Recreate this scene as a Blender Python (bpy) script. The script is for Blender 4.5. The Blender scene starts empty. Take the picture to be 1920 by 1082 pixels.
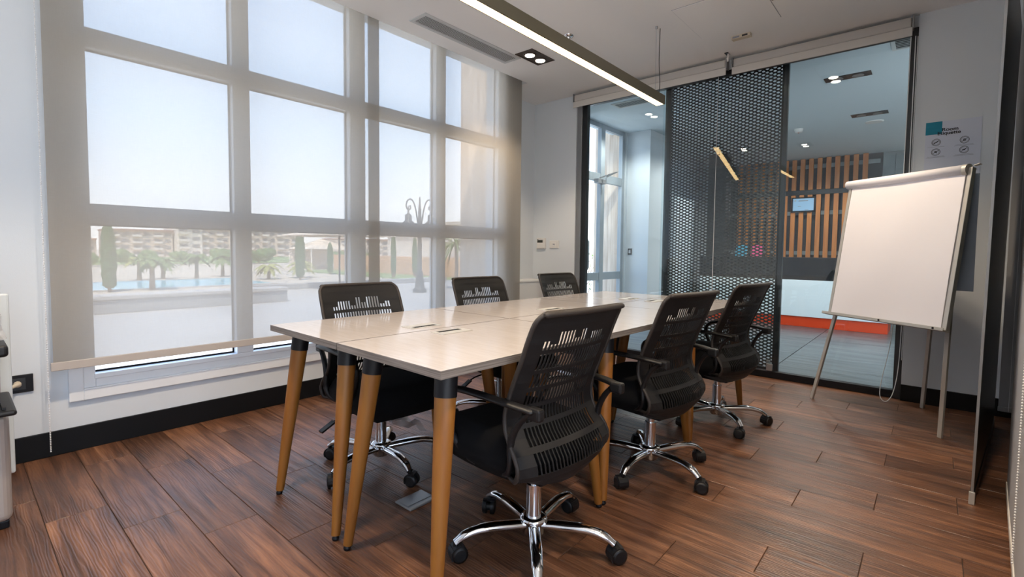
import bpy, math, random
from mathutils import Vector, Matrix
random.seed(7)
PI = math.pi
S = bpy.context.scene
C = S.collection

# ------------------------------------------------------------------ camera
def rotm(a, b, c):
    return (Matrix.Rotation(a, 3, 'Z') @ Matrix.Rotation(b, 3, 'X') @ Matrix.Rotation(c, 3, 'Z'))
cam_d = bpy.data.cameras.new('camera')
cam = bpy.data.objects.new('camera', cam_d); C.objects.link(cam)
cam_d.sensor_width = 36.0; cam_d.sensor_fit = 'HORIZONTAL'
cam_d.lens = 36.0 * 915.06 / 1920.0
cam_d.shift_x = (960 - 961.43) / 1920.0
cam_d.shift_y = (516.08 - 541.0) / 1920.0
cam_d.clip_start = 0.02; cam_d.clip_end = 800
M = rotm(0.7114, 1.5202, 0.0106).to_4x4(); M.translation = Vector((0, 0, 1.0726))
cam.matrix_world = M
S.camera = cam

# ------------------------------------------------------------------ view, world, sun
S.view_settings.view_transform = 'Standard'
S.view_settings.look = 'None'
S.view_settings.gamma = 1.0
S.view_settings.exposure = 1.2
S.view_settings.use_curve_mapping = False
S.cycles.use_denoising = True
S.cycles.max_bounces = 10
S.cycles.diffuse_bounces = 5
S.cycles.glossy_bounces = 5
S.cycles.transmission_bounces = 6
S.cycles.transparent_max_bounces = 16
S.cycles.sample_clamp_indirect = 6.0
S.cycles.caustics_reflective = False
S.cycles.caustics_refractive = False

SKY = 2.5
w = bpy.data.worlds.new('sky'); S.world = w; w.use_nodes = True
nt = w.node_tree; nt.nodes.clear()
o_ = nt.nodes.new('ShaderNodeOutputWorld'); bg = nt.nodes.new('ShaderNodeBackground')
tc = nt.nodes.new('ShaderNodeTexCoord'); sp = nt.nodes.new('ShaderNodeSeparateXYZ'); cr = nt.nodes.new('ShaderNodeValToRGB')
nt.links.new(tc.outputs['Generated'], sp.inputs[0]); nt.links.new(sp.outputs['Z'], cr.inputs[0])
cr.color_ramp.elements[0].position = 0.0; cr.color_ramp.elements[0].color = (0.94, 0.935, 0.95, 1)
cr.color_ramp.elements[1].position = 0.75; cr.color_ramp.elements[1].color = (0.24, 0.42, 0.80, 1)
e = cr.color_ramp.elements.new(0.22); e.color = (0.60, 0.75, 0.97, 1)
nt.links.new(cr.outputs[0], bg.inputs[0]); bg.inputs[1].default_value = SKY
nt.links.new(bg.outputs[0], o_.inputs[0])

sd = bpy.data.lights.new('sun', 'SUN'); sd.energy = 6.5; sd.angle = 0.03; sd.color = (1.0, 0.92, 0.80)
sun = bpy.data.objects.new('sun', sd); C.objects.link(sun)
sun.rotation_euler = Vector((-0.34, 0.36, -1.0)).to_track_quat('-Z', 'Y').to_euler()

# ------------------------------------------------------------------ materials
MT = {}
def P(name, col, rough=0.5, metal=0.0, spec=0.5, bump=None, var=None, emit=None, coat=0.0, alpha=None, trans=None):
    m = bpy.data.materials.new(name); m.use_nodes = True; n = m.node_tree; b = n.nodes['Principled BSDF']
    b.inputs['Base Color'].default_value = (*col, 1); b.inputs['Roughness'].default_value = rough
    b.inputs['Metallic'].default_value = metal; b.inputs['Specular IOR Level'].default_value = spec
    if coat: b.inputs['Coat Weight'].default_value = coat; b.inputs['Coat Roughness'].default_value = 0.12
    if emit: b.inputs['Emission Color'].default_value = (*emit[0], 1); b.inputs['Emission Strength'].default_value = emit[1]
    if alpha is not None: b.inputs['Alpha'].default_value = alpha
    if trans: b.inputs['Transmission Weight'].default_value = trans
    if bump or var:
        t = n.nodes.new('ShaderNodeTexCoord')
    if bump:  # (scale, strength)
        no = n.nodes.new('ShaderNodeTexNoise'); no.inputs['Scale'].default_value = bump[0]; no.inputs['Detail'].default_value = 5
        bu = n.nodes.new('ShaderNodeBump'); bu.inputs['Strength'].default_value = bump[1]; bu.inputs['Distance'].default_value = 0.002
        n.links.new(t.outputs['Object'], no.inputs['Vector']); n.links.new(no.outputs['Fac'], bu.inputs['Height'])
        n.links.new(bu.outputs[0], b.inputs['Normal'])
    if var:   # (scale vec3, colour2)
        mp = n.nodes.new('ShaderNodeMapping'); mp.inputs['Scale'].default_value = var[0]
        no = n.nodes.new('ShaderNodeTexNoise'); no.inputs['Scale'].default_value = 1.0; no.inputs['Detail'].default_value = 6
        r = n.nodes.new('ShaderNodeValToRGB'); r.color_ramp.elements[0].color = (*col, 1); r.color_ramp.elements[1].color = (*var[1], 1)
        r.color_ramp.elements[0].position = 0.35; r.color_ramp.elements[1].position = 0.65
        n.links.new(t.outputs['Object'], mp.inputs[0]); n.links.new(mp.outputs[0], no.inputs['Vector'])
        n.links.new(no.outputs['Fac'], r.inputs[0]); n.links.new(r.outputs[0], b.inputs['Base Color'])
    MT[name] = m
    return m

P('wall_paint', (0.67, 0.71, 0.745), 0.75, bump=(250, 0.12))
P('ceiling_paint', (0.88, 0.87, 0.86), 0.85, bump=(200, 0.08))
P('white_upvc', (0.80, 0.82, 0.84), 0.28)
P('black_skirting', (0.004, 0.0045, 0.0055), 0.5, spec=0.25)
P('gasket', (0.012, 0.012, 0.014), 0.9, spec=0.1)
P('grout', (0.055, 0.04, 0.032), 0.9)
P('laminate', (0.47, 0.435, 0.42), 0.13, var=((9, 90, 9), (0.435, 0.40, 0.385)))
P('laminate_edge', (0.23, 0.20, 0.18), 0.55, var=((4, 4, 260), (0.105, 0.088, 0.076)))
P('leg_wood', (0.27, 0.108, 0.016), 0.5, var=((30, 30, 2.5), (0.23, 0.082, 0.012)))
P('black_metal', (0.005, 0.005, 0.007), 0.45, spec=0.3)
P('black_plastic', (0.007, 0.007, 0.008), 0.42, spec=0.4, bump=(900, 0.25))
P('chair_mesh', (0.0075, 0.0072, 0.0078), 0.55, spec=0.35, bump=(1200, 0.35))
P('chair_rim', (0.024, 0.018, 0.015), 0.55, bump=(900, 0.4))
P('seat_fabric', (0.003, 0.003, 0.0036), 0.95, spec=0.2, bump=(900, 0.5))
P('chrome', (0.72, 0.73, 0.75), 0.09, metal=1.0)
P('aluminium', (0.50, 0.49, 0.46), 0.4, metal=0.35)
P('alu_frame', (0.30, 0.34, 0.37), 0.4, metal=0.2)
P('steel_grey', (0.35, 0.36, 0.37), 0.35, metal=0.7)
P('dark_frame', (0.018, 0.021, 0.024), 0.35)
P('mesh_steel', (0.020, 0.024, 0.028), 0.45, metal=0.2)
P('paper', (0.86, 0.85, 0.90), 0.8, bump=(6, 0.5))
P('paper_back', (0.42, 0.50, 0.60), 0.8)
P('poster_paper', (0.62, 0.66, 0.76), 0.6)
P('teal_ink', (0.004, 0.22, 0.32), 0.6)
P('black_ink', (0.015, 0.016, 0.02), 0.7)
P('grey_ink', (0.26, 0.27, 0.31), 0.7)
P('white_plastic', (0.72, 0.71, 0.69), 0.4)
P('beige_plastic', (0.60, 0.52, 0.40), 0.5)
P('lcd', (0.05, 0.055, 0.05), 0.25)
P('vent_metal', (0.55, 0.57, 0.57), 0.45)
P('vent_dark', (0.03, 0.032, 0.034), 0.8)
P('lamp_body', (0.11, 0.095, 0.06), 0.5)
P('lamp_diffuser', (1, 0.9, 0.75), 0.5, emit=((1.0, 0.66, 0.30), 5.5))
P('spot_glow', (1, 0.9, 0.8), 0.5, emit=((1.0, 0.86, 0.70), 22.0))
P('spot_glow_cool', (1, 0.97, 0.9), 0.5, emit=((1.0, 0.93, 0.83), 9.0))
P('bronze', (0.07, 0.05, 0.04), 0.45, metal=0.3)
P('amber', (0.95, 0.52, 0.10), 0.35)
P('lobby_wall', (0.52, 0.57, 0.61), 0.7)
P('lobby_ceiling', (0.60, 0.68, 0.72), 0.85)
P('concrete', (0.26, 0.30, 0.31), 0.7, var=((3, 3, 3), (0.17, 0.20, 0.21)))
P('dark_backing', (0.035, 0.035, 0.038), 0.7)
P('slat_wood', (0.62, 0.235, 0.06), 0.5, var=((25, 25, 2), (0.48, 0.165, 0.04)))
P('desk_white', (0.78, 0.86, 0.90), 0.35)
P('desk_orange', (0.72, 0.06, 0.012), 0.4)
P('desk_black', (0.010, 0.011, 0.014), 0.25)
P('pink_print', (0.75, 0.06, 0.22), 0.5)
P('blue_print', (0.05, 0.35, 0.55), 0.5)
P('screen_blue', (0.34, 0.55, 0.78), 0.3)
P('stone', (0.72, 0.58, 0.46), 0.85, var=((20, 20, 1.5), (0.47, 0.35, 0.26)), bump=(30, 0.5))
P('facade', (0.62, 0.52, 0.43), 0.9)
P('facade_light', (0.75, 0.68, 0.60), 0.9)
P('facade_roof', (0.42, 0.23, 0.17), 0.9)
P('facade_window', (0.25, 0.24, 0.24), 0.3)  # lightened: distance haze is put into the colour
P('terrace_paving', (0.50, 0.475, 0.44), 0.7, var=((0.5, 0.5, 0.5), (0.44, 0.42, 0.39)))
P('parapet_stone', (0.36, 0.36, 0.36), 0.85)
P('sand', (0.56, 0.48, 0.38), 0.95)
P('grass', (0.22, 0.30, 0.11), 0.95)
P('pool_water', (0.10, 0.52, 0.68), 0.15)
P('cypress', (0.05, 0.10, 0.045), 0.9, var=((6, 6, 6), (0.09, 0.16, 0.06)))
P('leaf', (0.13, 0.20, 0.06), 0.8)
P('leaf_yellow', (0.33, 0.33, 0.09), 0.8)
P('tree_green', (0.11, 0.18, 0.07), 0.9, var=((1.5, 1.5, 1.5), (0.18, 0.26, 0.10)))
P('bark', (0.22, 0.16, 0.11), 0.9)
P('orange_wall', (0.70, 0.40, 0.24), 0.9)
P('canopy_cloth', (0.75, 0.62, 0.48), 0.8)
P('white_cloth', (0.9, 0.9, 0.9), 0.8)
P('post_dark', (0.06, 0.065, 0.07), 0.5)
P('cooler_silver', (0.44, 0.40, 0.37), 0.3, metal=0.4)
P('cooler_white', (0.62, 0.68, 0.72), 0.4)
P('tap_red', (0.6, 0.05, 0.03), 0.4)
P('bottle_wrap', (0.55, 0.50, 0.47), 0.35, bump=(60, 1.0))
P('glass_board', (0.018, 0.024, 0.017), 0.3, spec=0.3)
P('roller_grey', (0.40, 0.40, 0.41), 0.7, bump=(600, 0.2))
P('cassette', (0.52, 0.49, 0.46), 0.6)
P('hem_bar', (0.60, 0.57, 0.53), 0.55)
P('blind_hem', (0.48, 0.43, 0.39), 0.7)
P('cord_white', (0.80, 0.80, 0.80), 0.5)
P('cord_black', (0.02, 0.02, 0.02), 0.5)

def tiles_mat(name, c1, c2, tx, rough):
    m = P(name, c1, rough)
    n = m.node_tree; b = n.nodes['Principled BSDF']
    t = n.nodes.new('ShaderNodeTexCoord'); oi = n.nodes.new('ShaderNodeObjectInfo')
    ad = n.nodes.new('ShaderNodeVectorMath'); ad.operation = 'MULTIPLY_ADD'
    cb = n.nodes.new('ShaderNodeCombineXYZ')
    n.links.new(oi.outputs['Random'], cb.inputs[0]); n.links.new(oi.outputs['Random'], cb.inputs[1]); n.links.new(oi.outputs['Random'], cb.inputs[2])
    ad.inputs[1].default_value = (37, 91, 53)
    n.links.new(cb.outputs[0], ad.inputs[0]); n.links.new(t.outputs['Object'], ad.inputs[2])
    mp = n.nodes.new('ShaderNodeMapping'); mp.inputs['Scale'].default_value = tx
    n.links.new(ad.outputs[0], mp.inputs[0])
    return m, n, b, mp, oi, ad

# wood-look porcelain planks
m, n, b, mp, oi, ad = tiles_mat('plank', (0.2, 0.09, 0.05), None, (2.2, 34, 10), 0.36)
no = n.nodes.new('ShaderNodeTexNoise'); no.inputs['Scale'].default_value = 1.0; no.inputs['Detail'].default_value = 8; no.inputs['Roughness'].default_value = 0.65
no.inputs['Distortion'].default_value = 0.6
n.links.new(mp.outputs[0], no.inputs['Vector'])
r1 = n.nodes.new('ShaderNodeValToRGB')
r1.color_ramp.elements[0].position = 0.32; r1.color_ramp.elements[0].color = (0.050, 0.023, 0.012, 1)
r1.color_ramp.elements[1].position = 0.68; r1.color_ramp.elements[1].color = (0.225, 0.115, 0.062, 1)
k = r1.color_ramp.elements.new(0.5); k.color = (0.128, 0.060, 0.031, 1)
n.links.new(no.outputs['Fac'], r1.inputs[0])
mp2 = n.nodes.new('ShaderNodeMapping'); mp2.inputs['Scale'].default_value = (1.6, 6, 3)
n.links.new(ad.outputs[0], mp2.inputs[0])
n2 = n.nodes.new('ShaderNodeTexNoise'); n2.inputs['Scale'].default_value = 1.2; n2.inputs['Detail'].default_value = 4
n.links.new(mp2.outputs[0], n2.inputs['Vector'])
r2 = n.nodes.new('ShaderNodeValToRGB'); r2.color_ramp.elements[0].position = 0.3; r2.color_ramp.elements[1].position = 0.7
r2.color_ramp.elements[0].color = (0.55, 0.5, 0.5, 1); r2.color_ramp.elements[1].color = (1.35, 1.25, 1.2, 1)
n.links.new(n2.outputs['Fac'], r2.inputs[0])
mx = n.nodes.new('ShaderNodeMix'); mx.data_type = 'RGBA'; mx.blend_type = 'MULTIPLY'; mx.inputs[0].default_value = 1
n.links.new(r1.outputs[0], mx.inputs[6]); n.links.new(r2.outputs[0], mx.inputs[7])
hv = n.nodes.new('ShaderNodeHueSaturation'); mr = n.nodes.new('ShaderNodeMapRange')
mr.inputs[3].default_value = 0.78; mr.inputs[4].default_value = 1.22
n.links.new(oi.outputs['Random'], mr.inputs[0]); n.links.new(mr.outputs[0], hv.inputs['Value']); n.links.new(mx.outputs[2], hv.inputs['Color'])
n.links.new(hv.outputs[0], b.inputs['Base Color'])
wv = n.nodes.new('ShaderNodeTexWave'); wv.wave_type = 'BANDS'; wv.bands_direction = 'Y'
mp3 = n.nodes.new('ShaderNodeMapping'); mp3.inputs['Scale'].default_value = (1.1, 9, 1)
n.links.new(ad.outputs[0], mp3.inputs[0]); n.links.new(mp3.outputs[0], wv.inputs['Vector'])
wv.inputs['Scale'].default_value = 3.4; wv.inputs['Distortion'].default_value = 16; wv.inputs['Detail'].default_value = 4; wv.inputs['Detail Scale'].default_value = 0.75
mp3b = n.nodes.new('ShaderNodeMath'); mp3b.operation = 'ADD'
n.links.new(wv.outputs['Fac'], mp3b.inputs[0]); n.links.new(no.outputs['Fac'], mp3b.inputs[1])
bu = n.nodes.new('ShaderNodeBump'); bu.inputs['Strength'].default_value = 0.55; bu.inputs['Distance'].default_value = 0.0015
n.links.new(mp3b.outputs[0], bu.inputs['Height']); n.links.new(bu.outputs[0], b.inputs['Normal'])
b.inputs['Specular IOR Level'].default_value = 0.5

# lobby floor
m, n, b, mp, oi, ad = tiles_mat('lobby_tile', (0.10, 0.13, 0.15), None, (2.0, 14, 3), 0.28)
no = n.nodes.new('ShaderNodeTexNoise'); no.inputs['Scale'].default_value = 1.0; no.inputs['Detail'].default_value = 6
n.links.new(mp.outputs[0], no.inputs['Vector'])
r1 = n.nodes.new('ShaderNodeValToRGB'); r1.color_ramp.elements[0].color = (0.055, 0.068, 0.074, 1); r1.color_ramp.elements[1].color = (0.17, 0.195, 0.205, 1)
r1.color_ramp.elements[0].position = 0.35; r1.color_ramp.elements[1].position = 0.72
n.links.new(no.outputs['Fac'], r1.inputs[0]); n.links.new(r1.outputs[0], b.inputs['Base Color'])

def glass(name, tint, refl):
    m = bpy.data.materials.new(name); m.use_nodes = True; n = m.node_tree; n.nodes.clear()
    o = n.nodes.new('ShaderNodeOutputMaterial'); t = n.nodes.new('ShaderNodeBsdfTransparent'); g = n.nodes.new('ShaderNodeBsdfGlossy')
    t.inputs[0].default_value = (*tint, 1); g.inputs['Roughness'].default_value = 0.0
    f = n.nodes.new('ShaderNodeFresnel'); ge = n.nodes.new('ShaderNodeNewGeometry'); ir = n.nodes.new('ShaderNodeMapRange')
    ir.inputs[3].default_value = refl; ir.inputs[4].default_value = 1.0/refl     # thin sheet: same reflectance from both faces
    n.links.new(ge.outputs['Backfacing'], ir.inputs[0]); n.links.new(ir.outputs[0], f.inputs[0])
    mx = n.nodes.new('ShaderNodeMixShader'); n.links.new(f.outputs[0], mx.inputs[0]); n.links.new(t.outputs[0], mx.inputs[1]); n.links.new(g.outputs[0], mx.inputs[2])
    n.links.new(mx.outputs[0], o.inputs[0]); MT[name] = m
glass('window_glass', (0.97, 0.98, 0.98), 1.25)
glass('partition_glass', (0.92, 0.975, 0.99), 1.5)
glass('clear_film', (0.9, 0.92, 0.93), 1.6)

m = bpy.data.materials.new('torn_film'); m.use_nodes = True; n = m.node_tree; n.nodes.clear(); MT['torn_film'] = m
o = n.nodes.new('ShaderNodeOutputMaterial'); t = n.nodes.new('ShaderNodeBsdfTransparent'); d = n.nodes.new('ShaderNodeBsdfDiffuse'); g = n.nodes.new('ShaderNodeBsdfGlossy')
d.inputs[0].default_value = (0.85, 0.87, 0.9, 1); g.inputs['Roughness'].default_value = 0.15
m1 = n.nodes.new('ShaderNodeMixShader'); m1.inputs[0].default_value = 0.4; m2 = n.nodes.new('ShaderNodeMixShader'); m2.inputs[0].default_value = 0.45
n.links.new(d.outputs[0], m1.inputs[1]); n.links.new(g.outputs[0], m1.inputs[2]); n.links.new(t.outputs[0], m2.inputs[1]); n.links.new(m1.outputs[0], m2.inputs[2]); n.links.new(m2.outputs[0], o.inputs[0])
# sun-screen roller fabric: partly open weave
m = bpy.data.materials.new('screen_fabric'); m.use_nodes = True; n = m.node_tree; n.nodes.clear(); MT['screen_fabric'] = m
o = n.nodes.new('ShaderNodeOutputMaterial'); t = n.nodes.new('ShaderNodeBsdfTransparent'); d = n.nodes.new('ShaderNodeBsdfDiffuse'); tl = n.nodes.new('ShaderNodeBsdfTranslucent')
d.inputs[0].default_value = (0.44, 0.405, 0.36, 1); tl.inputs[0].default_value = (0.33, 0.295, 0.25, 1)
ms = n.nodes.new('ShaderNodeMixShader'); ms.inputs[0].default_value = 0.50
n.links.new(d.outputs[0], ms.inputs[1]); n.links.new(tl.outputs[0], ms.inputs[2])
mt = n.nodes.new('ShaderNodeMixShader')
tcn = n.nodes.new('ShaderNodeTexCoord')
fac = None
for scl in ((1, 18, 420), (1, 420, 18)):
    mpn = n.nodes.new('ShaderNodeMapping'); mpn.inputs['Scale'].default_value = scl
    non = n.nodes.new('ShaderNodeTexNoise'); non.inputs['Scale'].default_value = 1; non.inputs['Detail'].default_value = 2
    n.links.new(tcn.outputs['Object'], mpn.inputs[0]); n.links.new(mpn.outputs[0], non.inputs['Vector'])
    if fac is None: fac = non
    else:
        av = n.nodes.new('ShaderNodeMath'); av.operation = 'ADD'
        n.links.new(fac.outputs['Fac'], av.inputs[0]); n.links.new(non.outputs['Fac'], av.inputs[1])
mrn = n.nodes.new('ShaderNodeMapRange'); mrn.inputs[1].default_value = 0.6; mrn.inputs[2].default_value = 1.4
mrn.inputs[3].default_value = 0.150; mrn.inputs[4].default_value = 0.100   # open share
n.links.new(av.outputs[0], mrn.inputs[0]); 
inv = n.nodes.new('ShaderNodeMath'); inv.operation = 'SUBTRACT'; inv.inputs[0].default_value = 1.0
n.links.new(mrn.outputs[0], inv.inputs[1]); n.links.new(inv.outputs[0], mt.inputs[0])
n.links.new(t.outputs[0], mt.inputs[1]); n.links.new(ms.outputs[0], mt.inputs[2]); n.links.new(mt.outputs[0], o.inputs[0])

# ------------------------------------------------------------------ geometry helpers
class MB:
    def __init__(s): s.v = []; s.f = []; s.mi = []; s.sm = []
    def add(s, vs, fs, mi=0, smooth=False):
        k = len(s.v); s.v += [Vector(p) for p in vs]
        for f in fs: s.f.append([i + k for i in f]); s.mi.append(mi); s.sm.append(smooth)
        return s
    def box(s, x0, x1, y0, y1, z0, z1, mi=0):
        if x0 > x1: x0, x1 = x1, x0
        if y0 > y1: y0, y1 = y1, y0
        if z0 > z1: z0, z1 = z1, z0
        return s.add([(x0,y0,z0),(x1,y0,z0),(x1,y1,z0),(x0,y1,z0),(x0,y0,z1),(x1,y0,z1),(x1,y1,z1),(x0,y1,z1)],
            [(0,3,2,1),(4,5,6,7),(0,1,5,4),(1,2,6,5),(2,3,7,6),(3,0,4,7)], mi)
    def bar(s, a, b, w_, t_, up=(0,0,1), mi=0, w2=None, t2=None):
        a = Vector(a); b = Vector(b); d = (b - a).normalized(); u = Vector(up)
        sx = d.cross(u)
        if sx.length < 1e-5: sx = d.cross(Vector((1,0,0)))
        sx.normalize(); uy = sx.cross(d).normalized()
        w2 = w_ if w2 is None else w2; t2 = t_ if t2 is None else t2
        vs = []
        for p, ww, tt in ((a, w_, t_), (b, w2, t2)):
            for i, j in ((-1,-1),(1,-1),(1,1),(-1,1)): vs.append(p + sx*(i*ww/2) + uy*(j*tt/2))
        return s.add(vs, [(3,2,1,0),(4,5,6,7),(0,1,5,4),(1,2,6,5),(2,3,7,6),(3,0,4,7)], mi)
    def tube(s, pts, rad, n=8, caps=True, mi=0, flat=1.0):
        pts = [Vector(p) for p in pts]; m_ = len(pts)
        rs = list(rad) if isinstance(rad, (list, tuple)) else [rad]*m_
        if len(rs) != m_:    # stretch the radius list along the path
            rs = [rs[int(i*(len(rs)-1)/(m_-1))]*(1-((i*(len(rs)-1)/(m_-1)) % 1)) + rs[min(int(i*(len(rs)-1)/(m_-1))+1, len(rs)-1)]*((i*(len(rs)-1)/(m_-1)) % 1) for i in range(m_)]
        vs = []; fs = []; pu = None
        for i, p in enumerate(pts):
            d = (pts[min(i+1, m_-1)] - pts[max(i-1, 0)]).normalized()
            if pu is None:
                u = Vector((0,0,1)) if abs(d.z) < 0.9 else Vector((1,0,0))
            else: u = pu
            u = (u - d*u.dot(d)).normalized(); pu = u; q = d.cross(u)
            for k in range(n):
                a = 2*PI*k/n; vs.append(p + (u*math.cos(a)*flat + q*math.sin(a))*rs[i])
        for i in range(m_-1):
            for k in range(n):
                k2 = (k+1) % n; fs.append((i*n+k, i*n+k2, (i+1)*n+k2, (i+1)*n+k))
        s.add(vs, fs, mi, True)
        if caps: s.add([vs[i] for i in range(n)], [tuple(reversed(range(n)))], mi); s.add([vs[(m_-1)*n+i] for i in range(n)], [tuple(range(n))], mi)
        return s
    def cyl(s, a, b, r, n=16, mi=0, r2=None): return s.tube([a, b], [r, r if r2 is None else r2], n, True, mi)
    def lathe(s, c, prof, n=20, mi=0):
        vs = []; fs = []; m_ = len(prof)
        for r, z in prof:
            for k in range(n): a = 2*PI*k/n; vs.append((c[0]+r*math.cos(a), c[1]+r*math.sin(a), c[2]+z))
        for i in range(m_-1):
            for k in range(n): k2 = (k+1) % n; fs.append((i*n+k, i*n+k2, (i+1)*n+k2, (i+1)*n+k))
        s.add(vs, fs, mi, True)
        s.add(vs[:n], [tuple(reversed(range(n)))], mi); s.add(vs[-n:], [tuple(range(n))], mi)
        return s
    def prism(s, poly, axis, a, b, mi=0):   # poly of 2-D points extruded along axis 0/1/2
        def p3(p, t):
            q = list(p); q.insert(axis, t); return tuple(q)
        k = len(poly); vs = [p3(p, a) for p in poly] + [p3(p, b) for p in poly]
        fs = [tuple(reversed(range(k))), tuple(range(k, 2*k))] + [(i, (i+1) % k, k+(i+1) % k, k+i) for i in range(k)]
        return s.add(vs, fs, mi)
    def build(s, name, mat, parent=None, bevel=0, seg=2, origin=None, solid=0, sub=0):
        me = bpy.data.meshes.new(name)
        og = Vector(origin) if origin is not None else (root_loc(parent) if parent else Vector((0,0,0)))
        me.from_pydata([tuple(p - og) for p in s.v], [], s.f)
        mats = mat if isinstance(mat, (list, tuple)) else [mat]
        for q in mats: me.materials.append(MT[q])
        for i, p in enumerate(me.polygons): p.material_index = s.mi[i]; p.use_smooth = s.sm[i]
        me.update()
        o = bpy.data.objects.new(name, me); C.objects.link(o)
        if parent: 
            o.parent = parent
            o.location = og - root_loc(parent)
        else: o.location = og
        if solid:
            md = o.modifiers.new('solid', 'SOLIDIFY'); md.thickness = solid; md.offset = 0
        if bevel:
            md = o.modifiers.new('bevel', 'BEVEL'); md.width = bevel; md.segments = seg; md.limit_method = 'ANGLE'; md.angle_limit = 0.6
        if sub:
            md = o.modifiers.new('sub', 'SUBSURF'); md.levels = sub; md.render_levels = sub
        return o
def root_loc(o):
    l = Vector(o.location)
    while o.parent: o = o.parent; l = l + o.location
    return l
def recalc(o):
    import bmesh
    b = bmesh.new(); b.from_mesh(o.data); bmesh.ops.recalc_face_normals(b, faces=b.faces); b.to_mesh(o.data); b.free(); return o
def tag(o, label, cat, group=None, kind=None):
    if label: o['label'] = label
    if cat: o['category'] = cat
    if group: o['group'] = group
    if kind: o['kind'] = kind
    return o
def thing(name, loc, label, cat, group=None):
    o = bpy.data.objects.new(name, None); o.empty_display_size = 0.1; C.objects.link(o); o.location = loc
    return tag(o, label, cat, group)
def struct(o, label=None):
    o['kind'] = 'structure'
    if label: o['label'] = label
    return o
def lab(o, t): o['label'] = t; return o
def copy_tree(o, parent=None):
    c = o.copy(); C.objects.link(c)
    if parent: c.parent = parent
    for ch in list(o.children): copy_tree(ch, c)
    return c
def text(name, body, size, mat, parent, loc, rot, offset=0.0, align='LEFT', extrude=0.0004, sx=1.0, shear=0.0):
    cu = bpy.data.curves.new(name, 'FONT'); cu.body = body; cu.size = size; cu.offset = offset; cu.extrude = extrude; cu.align_x = align; cu.shear = shear
    t = bpy.data.objects.new('t', cu); C.objects.link(t)
    dg = bpy.context.evaluated_depsgraph_get(); me = bpy.data.meshes.new_from_object(t.evaluated_get(dg))
    bpy.data.objects.remove(t)
    o = bpy.data.objects.new(name, me); C.objects.link(o); me.materials.clear(); me.materials.append(MT[mat])
    o.rotation_euler = rot; o.scale = (sx, 1, 1); o.parent = parent; o.location = Vector(loc) - root_loc(parent)
    return o

XW = -3.375     # window wall face
YP = 4.57       # partition wall face
ZC = 2.78       # ceiling
XR = 0.47       # right wall face

# ================================================================== SETTING
# floor: screed and wood-look planks, each plank a part
fl = struct(MB().box(-3.70, 0.60, -1.40, 4.66, -0.12, -0.004).build('floor', 'grout'), 'floor laid with brown wood-look planks')
plank_mesh = {}
PIT, Y0, X0, PL = 0.191, 0.405, -2.29, 0.803
def plank(x0, x1, y0, y1):
    key = (round(x1-x0, 3), round(y1-y0, 3))
    if key not in plank_mesh:
        a, b_, t, e_ = (x1-x0)/2, (y1-y0)/2, 0.012, 0.0012
        me = bpy.data.meshes.new('plank')
        v = [(-a,-b_,-t),(a,-b_,-t),(a,b_,-t),(-a,b_,-t),(-a,-b_,-e_),(a,-b_,-e_),(a,b_,-e_),(-a,b_,-e_),
             (-a+e_,-b_+e_,0),(a-e_,-b_+e_,0),(a-e_,b_-e_,0),(-a+e_,b_-e_,0)]
        me.from_pydata(v, [], [(0,3,2,1),(0,1,5,4),(1,2,6,5),(2,3,7,6),(3,0,4,7),(4,5,9,8),(5,6,10,9),(6,7,11,10),(7,4,8,11),(8,9,10,11)])
        me.materials.append(MT['plank']); plank_mesh[key] = me
    o = bpy.data.objects.new('plank', plank_mesh[key]); C.objects.link(o)
    o.parent = fl; o.location = ((x0+x1)/2, (y0+y1)/2, 0.0)
for k in range(-9, 23):
    y0 = Y0 + k*PIT; y1 = y0 + PIT
    xo = X0 + 0.2677*(k % 3)
    j = math.floor((-3.62 - xo)/PL)
    x = xo + j*PL
    yy1 = min(y1, 4.60)
    while x < 0.47:
        a, b_ = max(x, -3.62 if y0 > 3.7 else XW), min(x + PL, 0.47)
        if b_ - a > 0.03 and yy1 - y0 > 0.03: plank(a+0.0011, b_-0.0011, y0+0.0011, yy1-0.0011)
        x += PL

# ceiling
c_ = MB().box(-3.215, 0.60, -1.40, 4.70, ZC, 3.10).box(-3.70, -3.215, 3.93, 4.70, ZC, 3.10).box(-3.70, -3.215, -1.40, 3.93, 2.99, 3.10)
struct(c_.build('ceiling', 'ceiling_paint'), 'white plasterboard ceiling with a blind pocket along the window')
# window wall
wl = MB()
wl.box(XW, -3.62, -1.40, -1.30, 0, 3.0).box(XW, -3.62, -1.30, -0.30, 0, 0.32).box(XW, -3.62, -1.30, -0.30, 2.90, 3.0).box(XW, -3.62, -0.30, 0.45, 0, 3.0).box(XW, -3.62, 0.45, 3.75, 0, 0.32).box(XW, -3.62, 3.75, 3.95, 0, 3.0).box(XW, -3.62, 0.45, 3.75, 2.93, 3.0)
wl.box(-3.62, -3.72, 3.95, 4.70, 0, 3.0)
struct(wl.build('wall_left', 'wall_paint'), 'white painted wall around the big window')
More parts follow.
